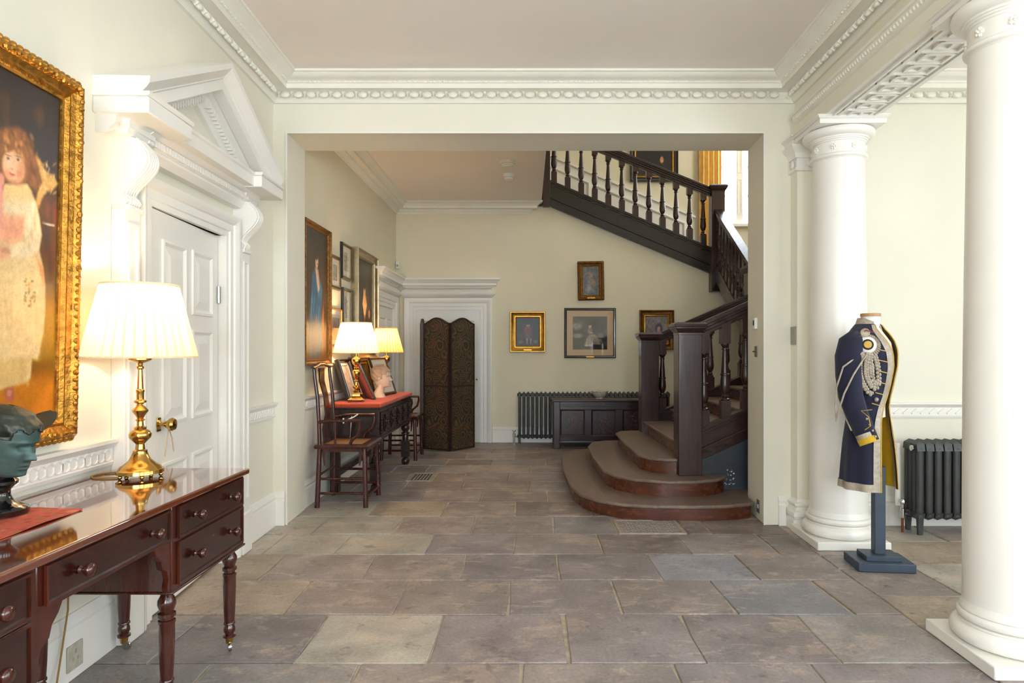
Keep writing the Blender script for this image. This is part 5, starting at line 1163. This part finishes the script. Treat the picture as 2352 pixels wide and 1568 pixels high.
# ---- fittings
def plate(name, label, cat, x0, x1, y0, y1, z0, z1, mat, extra=None):
    c = ((x0+x1)/2, (y0+y1)/2, z0); t = thing(name, label, cat, c)
    MB().box(x0-c[0], x1-c[0], y0-c[1], y1-c[1], 0, z1-z0).build('plate', M[mat], t, bevel=.003)
    if extra: extra(t)
    return t
JX = lambda y: 1.755+.029*(y-FY)/.46
def jplate(y, z, w, h, name, label, cat, mat, th=.01, fn=None):
    x = JX(y); t = thing(name, label, cat, (x, y, z), math.atan2(.029,.46)*-1)
    MB().box(-th, .0, -w/2, w/2, -h/2, h/2).build('plate', M[mat], t, bevel=.003)
    if fn: fn(t, th)
jplate(5.06, 1.50, .055, .085, 'thermostat', 'small white thermostat on the right reveal of the opening', 'thermostat', 'plate', .022, lambda t, th: MB().box(-th-.001, -th+.002, -.014, .014, -.015, .025).build('display', M['gratedark'], t))
jplate(5.06, 1.283, .075, .085, 'light_switch', 'brass-toggled switch plate below the thermostat', 'switch', 'greyplate', .006, lambda t, th: MB().lathe([(.004,0),(.007,.022)], (-th,0,0), 8, Matrix.Rotation(R(-90),3,'Y')).build('toggle', M['brass'], t))
jplate(5.00, .10, .07, .10, 'wall_socket', 'steel socket plate low on the right reveal', 'socket', 'greyplate', .006, lambda t, th: MB().box(-th-.002, -th+.001, -.012, .012, -.015, .015).build('socket_insert', M['plate'], t))
t = thing('light_switch', 'grey steel rocker switch on the side of the white pilaster', 'switch', (1.945, 4.78, 1.40))
MB().box(-.008, 0, -.04, .04, -.065, .065).build('plate', M['greyplate'], t, bevel=.002); MB().box(-.012, -.006, -.018, .018, -.022, .022).build('rocker', M['greyplate'], t, bevel=.002)
t = thing('wall_socket', 'old metal socket plate on the skirting under the desk', 'socket', (LX(2.58,.03), 2.58, .09), LROT)
MB().box(-.045, .045, -.006, 0, -.05, .05).build('plate', M['oldplate'], t, bevel=.002)
m = MB()
for x, z in ((0,.02),(-.014,-.01),(.014,-.01)): m.box(x-.005, x+.005, -.008, -.004, z-.007, z+.007)
m.build('socket_holes', M['grate'], t)
def detector(x, y, r, h, label, led):
    t = thing('smoke_detector', label, 'detector', (x, y, RCH))
    MB().lathe([(r,0),(r,-h*.35),(r*.92,-h*.5),(r*.8,-h*.55),(r*.78,-h*.8),(r*.5,-h)], n=24).build('housing', M['plate'], t, smooth=40)
    MB().lathe([(r*.84,-h*.52),(r*.84,-h*.56)], n=24).build('vent_ring', M['greyplate'], t)
    if led: MB().ell((0,-r*.45,-h*.92), .006,.006,.006, 8, 5).build('status_light', M['led'], t)
detector(-.222, 7.10, .085, .05, 'flat round white detector with green light on the ceiling', True)
detector(-.228, 7.61, .065, .075, 'smaller domed white smoke detector, nearer the back wall', False)
t = thing('motion_sensor', 'small white sensor box in the corner above the side door', 'sensor', (-1.845, 9.135, 2.42))
MB().box(0, .05, -.045, 0, 0, .115).build('housing', M['plate'], t, bevel=.008); MB().box(.012,.038,-.048,-.044,.03,.06).build('lens', M['greyplate'], t)
# ================================================================ uniform coat on its stand
CS = thing('coat_stand', 'blue grey painted post stand with stepped base before the column', 'stand', (2.105, 3.92, 0), R(-6))
MB().box(-.16, .16, -.12, .12, 0, .05).build('base', M['bluegrey'], CS, bevel=.004)
MB().box(-.10, .10, -.075, .075, .05, .08).build('base_step', M['bluegrey'], CS, bevel=.003)
MB().box(-.034, .028, -.03, .03, .08, .60).build('post', M['bluegrey'], CS, bevel=.003)
MB().lathe([(.011,.59),(.011,.94)], (-.02,0,0), 10).build('support_rod', M['bluegrey'], CS)
FA = R(-50)
form = thing('torso_form', 'white linen torso form inside the uniform coat with wooden neck cap', 'mannequin', (2.045, 3.90, 0), FA)
def ring(z, a, b, cx, n=32): return [(cx+a*math.cos(2*math.pi*i/n), b*math.sin(2*math.pi*i/n), z) for i in range(n)]
MB().loft([ring(.90,.085,.11,-.01),ring(.98,.082,.12,-.01),ring(1.1,.095,.135,0),ring(1.25,.11,.15,.01),ring(1.34,.10,.16,0),ring(1.40,.075,.12,-.015),ring(1.43,.055,.06,-.01),ring(1.495,.052,.052,0)]).build('body', M['linen'], form, smooth=60)
MB().lathe([(.054,1.495),(.056,1.497),(.056,1.512),(.054,1.514)], n=28).build('neck_cap', M['pine'], form)
CT = thing('uniform_coat', 'navy military tailcoat with silver braid and mustard yellow lining', 'coat', (2.045, 3.90, 0), FA)
# key sections: z, half depth, half width, centre, opening half-angle left/right
KS = [(.47,.155,.160,-.012,22,42),(.60,.146,.158,-.013,21,40),(.75,.132,.154,-.015,19,36),(.88,.114,.148,-.016,16,28),(.955,.102,.138,-.012,13,18),(1.02,.104,.142,-.005,10,9),(1.10,.116,.150,.002,8,8),(1.20,.130,.164,.008,9,9),(1.28,.132,.178,.006,12,12),(1.34,.122,.188,-.002,16,16),(1.39,.100,.170,-.012,22,22),(1.42,.082,.125,-.018,28,28),(1.445,.070,.085,-.016,34,34),(1.475,.062,.068,-.012,40,40)]
def ck(z, k_):
    for a, b in zip(KS, KS[1:]):
        if a[0] <= z <= b[0]: t = (z-a[0])/(b[0]-a[0]); return a[k_]+(b[k_]-a[k_])*t
    return KS[-1][k_]
def cp(z, th, off=0):
    a, b, c = ck(z,1)+off, ck(z,2)+off, ck(z,3)
    fold = .008*max(0,(.9-z)/.4)*math.sin(th*9)
    kick = .035*max(0,(.95-z)/.48)*max(0,math.cos(th/1.6)) if math.sin(th) > 0 and math.cos(th) > -.5 else 0   # the far front hangs forward
    return (c+kick+(a+fold)*math.cos(th), (b+fold)*math.sin(th), z)
def hem(th): return .47+.05*max(0, math.sin(th))          # far side hangs a little higher
def shell(off, z_lo, z_hi, f0, f1, nz=34, nt=56):
    """rings of the coat between the two front edges; f0/f1 shares round the body from the right front edge"""
    rings = []
    for j in range(nz+1):
        r_ = []
        for i in range(nt+1):
            f = f0+(f1-f0)*i/nt; zz = z_lo+(z_hi-z_lo)*j/nz
            eR, eL = R(ck(zz,5)), R(ck(zz,4)); th = -eR - f*(2*math.pi-eR-eL); 
            r_.append(cp(zz, th, off))
        rings.append(r_)
    return rings
body = MB().loft(shell(0, .475, 1.45, 0, 1), closed=False).build('coat_body', M['navy'], CT, smooth=80)
lin_ = MB().loft(shell(-.006, .477, 1.448, .004, .996), closed=False).build('lining', M['yellow'], CT, smooth=80)
def strip(f0, f1, z0, z1, off=.004, nz=30, nt=4): return MB().loft(shell(off, z0, z1, f0, f1, nz, nt), closed=False)
strip(.0, .052, .475, 1.445).build('front_braid', M['braid'], CT, smooth=80); strip(.95, 1.0, .475, 1.445).build('front_braid', M['braid'], CT, smooth=80)
strip(.0, 1.0, .475, .520, .005, 3, 56).build('hem_braid', M['braid'], CT, smooth=80)
# inner edge of the far front panel (braid turned in) and gold piping along both edges
for f in (.0, 1.0):
    pts = [shell(.004, z, z+.001, f, f+.0001, 1, 1)[0][0] for z in [.475+.97*i/40 for i in range(41)]]
    MB().tube(pts, .0035, 6).build('gold_piping', M['gold_cord'], CT)
strip(.944, .996, .50, .96, -.010, 20, 4).build('inner_braid', M['braid'], CT, smooth=80)
# standing collar
col_r = []
for j in range(5):
    z = 1.425+.062*j/4; col_r.append([((-.012+(.076-.016*j/4)*math.cos(th)), (.092-.028*j/4)*math.sin(th), z-.03*max(0,math.cos(th))) for th in [R(38)+(2*math.pi-R(76))*i/30 for i in range(31)]])
co_ = MB().loft(col_r, closed=False).build('collar', M['braid'], CT, smooth=80); s_ = co_.modifiers.new('t','SOLIDIFY'); s_.thickness = .006
for o in (body,): pass
# sleeves
def sleeve(s):
    pts = [(-.015,s*.150,1.375),(-.03,s*.19,1.34),(-.035,s*.21,1.26),(-.03,s*.222,1.15),(-.015,s*.230,1.03),(.02,s*.234,.93),(.06,s*.230,.835),(.088,s*.226,.775)]
    if s > 0: pts = [(x-.22*max(0,(1.3-z)), y*.86, z) for x, y, z in pts]
    rs = [.055,.074,.080,.076,.070,.064,.060,.058]
    sl_ = MB().tube(pts, rs, 20, flat=.86).build('sleeve', M['navy'], CT, smooth=80)
    d_ = Vector(pts[-1])-Vector(pts[-2]); d_.normalize(); e = Vector(pts[-1])
    MB().tube([e-d_*.055, e-d_*.03, e+d_*.002], [.0625,.062,.0615], 20, flat=.88).build('cuff_braid', M['braid'], sl_, smooth=80)
    MB().tube([e-d_*.030, e-d_*.01, e+d_*.004], [.0640,.0635,.063], 20, flat=.885).build('cuff_edge', M['yellow'], sl_, smooth=80) if s < 0 else None
    MB().tube([Vector(p_)+Vector((-.06,s*.015,0)) for p_ in pts[2:7]], .009, 6, flat=.5).build('sleeve_braid', M['braid'], sl_)
    for k_ in range(4):
        q = e-d_*(.02+.035*k_); MB().ell((q.x+.052, q.y+s*.028, q.z+.022), .007,.007,.007, 8, 5).build('button', M['braid'], sl_)
    MB().tube([(e.x+.035,e.y+s*.055,e.z+.19),(e.x-.02,e.y+s*.062,e.z+.18),(e.x+.02,e.y+s*.064,e.z+.15),(e.x+.03,e.y+s*.060,e.z+.10),(e.x+.0,e.y+s*.062,e.z+.075)], .0028, 5).build('cuff_piping', M['gold_cord'], sl_)
sleeve(-1); sleeve(1)
# shoulder braid, badge, fringe, aiguillette
MB().tube([(-.02,-.07,1.425),(-.02,-.12,1.405),(-.025,-.17,1.385),(-.03,-.20,1.35)], [.02,.024,.026,.026], 8, flat=.4).build('shoulder_strap', M['braid'], CT)
for k_ in range(3): MB().tube([(-.07,-.13-.02*k_,1.385-.04*k_),(-.085,-.17-.01*k_,1.33-.045*k_),(-.08,-.22,1.27-.045*k_)], [.008,.012,.008], 6, flat=.5).build('shoulder_braid', M['braid'], CT)
bc = Vector((.055,-.178,1.325)); bn = Vector((.55,-.82,.16)).normalized(); BM = bn.to_track_quat('Z','Y').to_matrix()
bd = MB().lathe([(.048,0),(.050,.004),(.044,.009),(.034,.010),(.033,.013)], tuple(bc), 28, BM).build('badge_disc', M['linen'], CT)
MB().lathe([(.031,.013),(.031,.0145),(.024,.015)], tuple(bc), 24, BM).build('badge_ring', M['navy'], bd)
MB().lathe([(.023,.014),(.02,.019),(.008,.021)], tuple(bc), 20, BM).build('badge_centre', M['gold_cord'], bd)
fr_ = MB()
for k_ in range(34):
    a = 2*math.pi*k_/34; p_ = BM @ Vector((.050*math.cos(a), .050*math.sin(a), .004)); q_ = BM @ Vector((.068*math.cos(a), .068*math.sin(a), .008)); fr_.tube([bc+p_, bc+q_+Vector((0,0,-.006))], [.005,.006], 5)
fr_.build('badge_fringe', M['braid'], bd, kind='stuff')
MB().tube([bc+Vector((-.03,-.01,.065)), bc+Vector((0,-.012,.085)), bc+Vector((.035,-.0,.07))], .005, 6, flat=.6).build('red_ribbon', M['rosette_red'], bd)
MB().lathe([(.022,0),(.026,.004),(.02,.008)], tuple(bc+Vector((-.01,-.005,.07))), 12, BM).build('strap_button', M['braid'], bd)
def plait(pts, name='plaited_cord', r=.0098):
    V = [Vector(p_) for p_ in pts]; fine = []
    for i in range(len(V)-1):
        for k_ in range(10):
            t = k_/10; p0_, p1_, p2_, p3_ = V[max(0,i-1)], V[i], V[i+1], V[min(len(V)-1,i+2)]
            fine.append(.5*((2*p1_)+(p2_-p0_)*t+(2*p0_-5*p1_+4*p2_-p3_)*t*t+(3*p1_-p0_-3*p2_+p3_)*t**3))
    q = MB(); acc = 0; k_ = 0
    for a, b in zip(fine, fine[1:]):
        acc += (b-a).length
        if acc > .0062:
            acc = 0; k_ += 1; d_ = (b-a).normalized(); sd = d_.cross(bn).normalized()*(.006 if k_%2 else -.006)
            q.ell(tuple(a+sd), r, r, r*1.15, 7, 4)
    q.build(name, M['braid'], CT, kind='stuff')
o_ = bc+bn*.022; dn = Vector((0,0,-1)); rt = Vector((.76,.62,0)).normalized()
plait([o_+dn*.05-rt*.03, o_+dn*.12-rt*.045, o_+dn*.20-rt*.035, o_+dn*.27+rt*.0, o_+dn*.285+rt*.03])
plait([o_+dn*.05, o_+dn*.12-rt*.01, o_+dn*.19-rt*.005, o_+dn*.25+rt*.03, o_+dn*.22+rt*.055, o_+dn*.12+rt*.05, o_+dn*.05+rt*.03])
plait([o_+dn*.05+rt*.01, o_+dn*.13+rt*.015, o_+dn*.20+rt*.025, o_+dn*.235+rt*.045])
MB().tube([o_+dn*.05, o_+dn*.12+rt*.03, o_+dn*.20+rt*.03], [.003,.004,.002], 6).build('silver_tag', M['steel'], CT)
MB().tube([o_+dn*.04-rt*.02, Vector((-.02,-.315,1.20)), Vector((-.06,-.31,1.08)), Vector((-.07,-.303,.98)), Vector((-.065,-.303,.90)), Vector((-.065,-.305,.885)), Vector((-.05,-.318,.93)), Vector((-.01,-.322,1.05)), Vector((.035,-.305,1.16)), o_+dn*.06-rt*.01], .005, 7).build('cord_loop', M['braid'], CT)
for k_ in range(6):
    z = 1.29-.063*k_; pts = [shell(.005, z, z+.001, f, f+.0001, 1, 1)[0][0] for f in (.055,.075,.095,.115)]
    MB().tube([(x, y, zz+.004*j) for j, (x,y,zz) in enumerate(pts)], .0032, 5).build('buttonhole_cord', M['gold_cord'], CT)
pb = shell(.010, 1.01, 1.011, .10, .1001, 1, 1)[0][0]; MB().ell(pb, .013,.013,.013, 10, 6).build('button', M['braid'], CT)
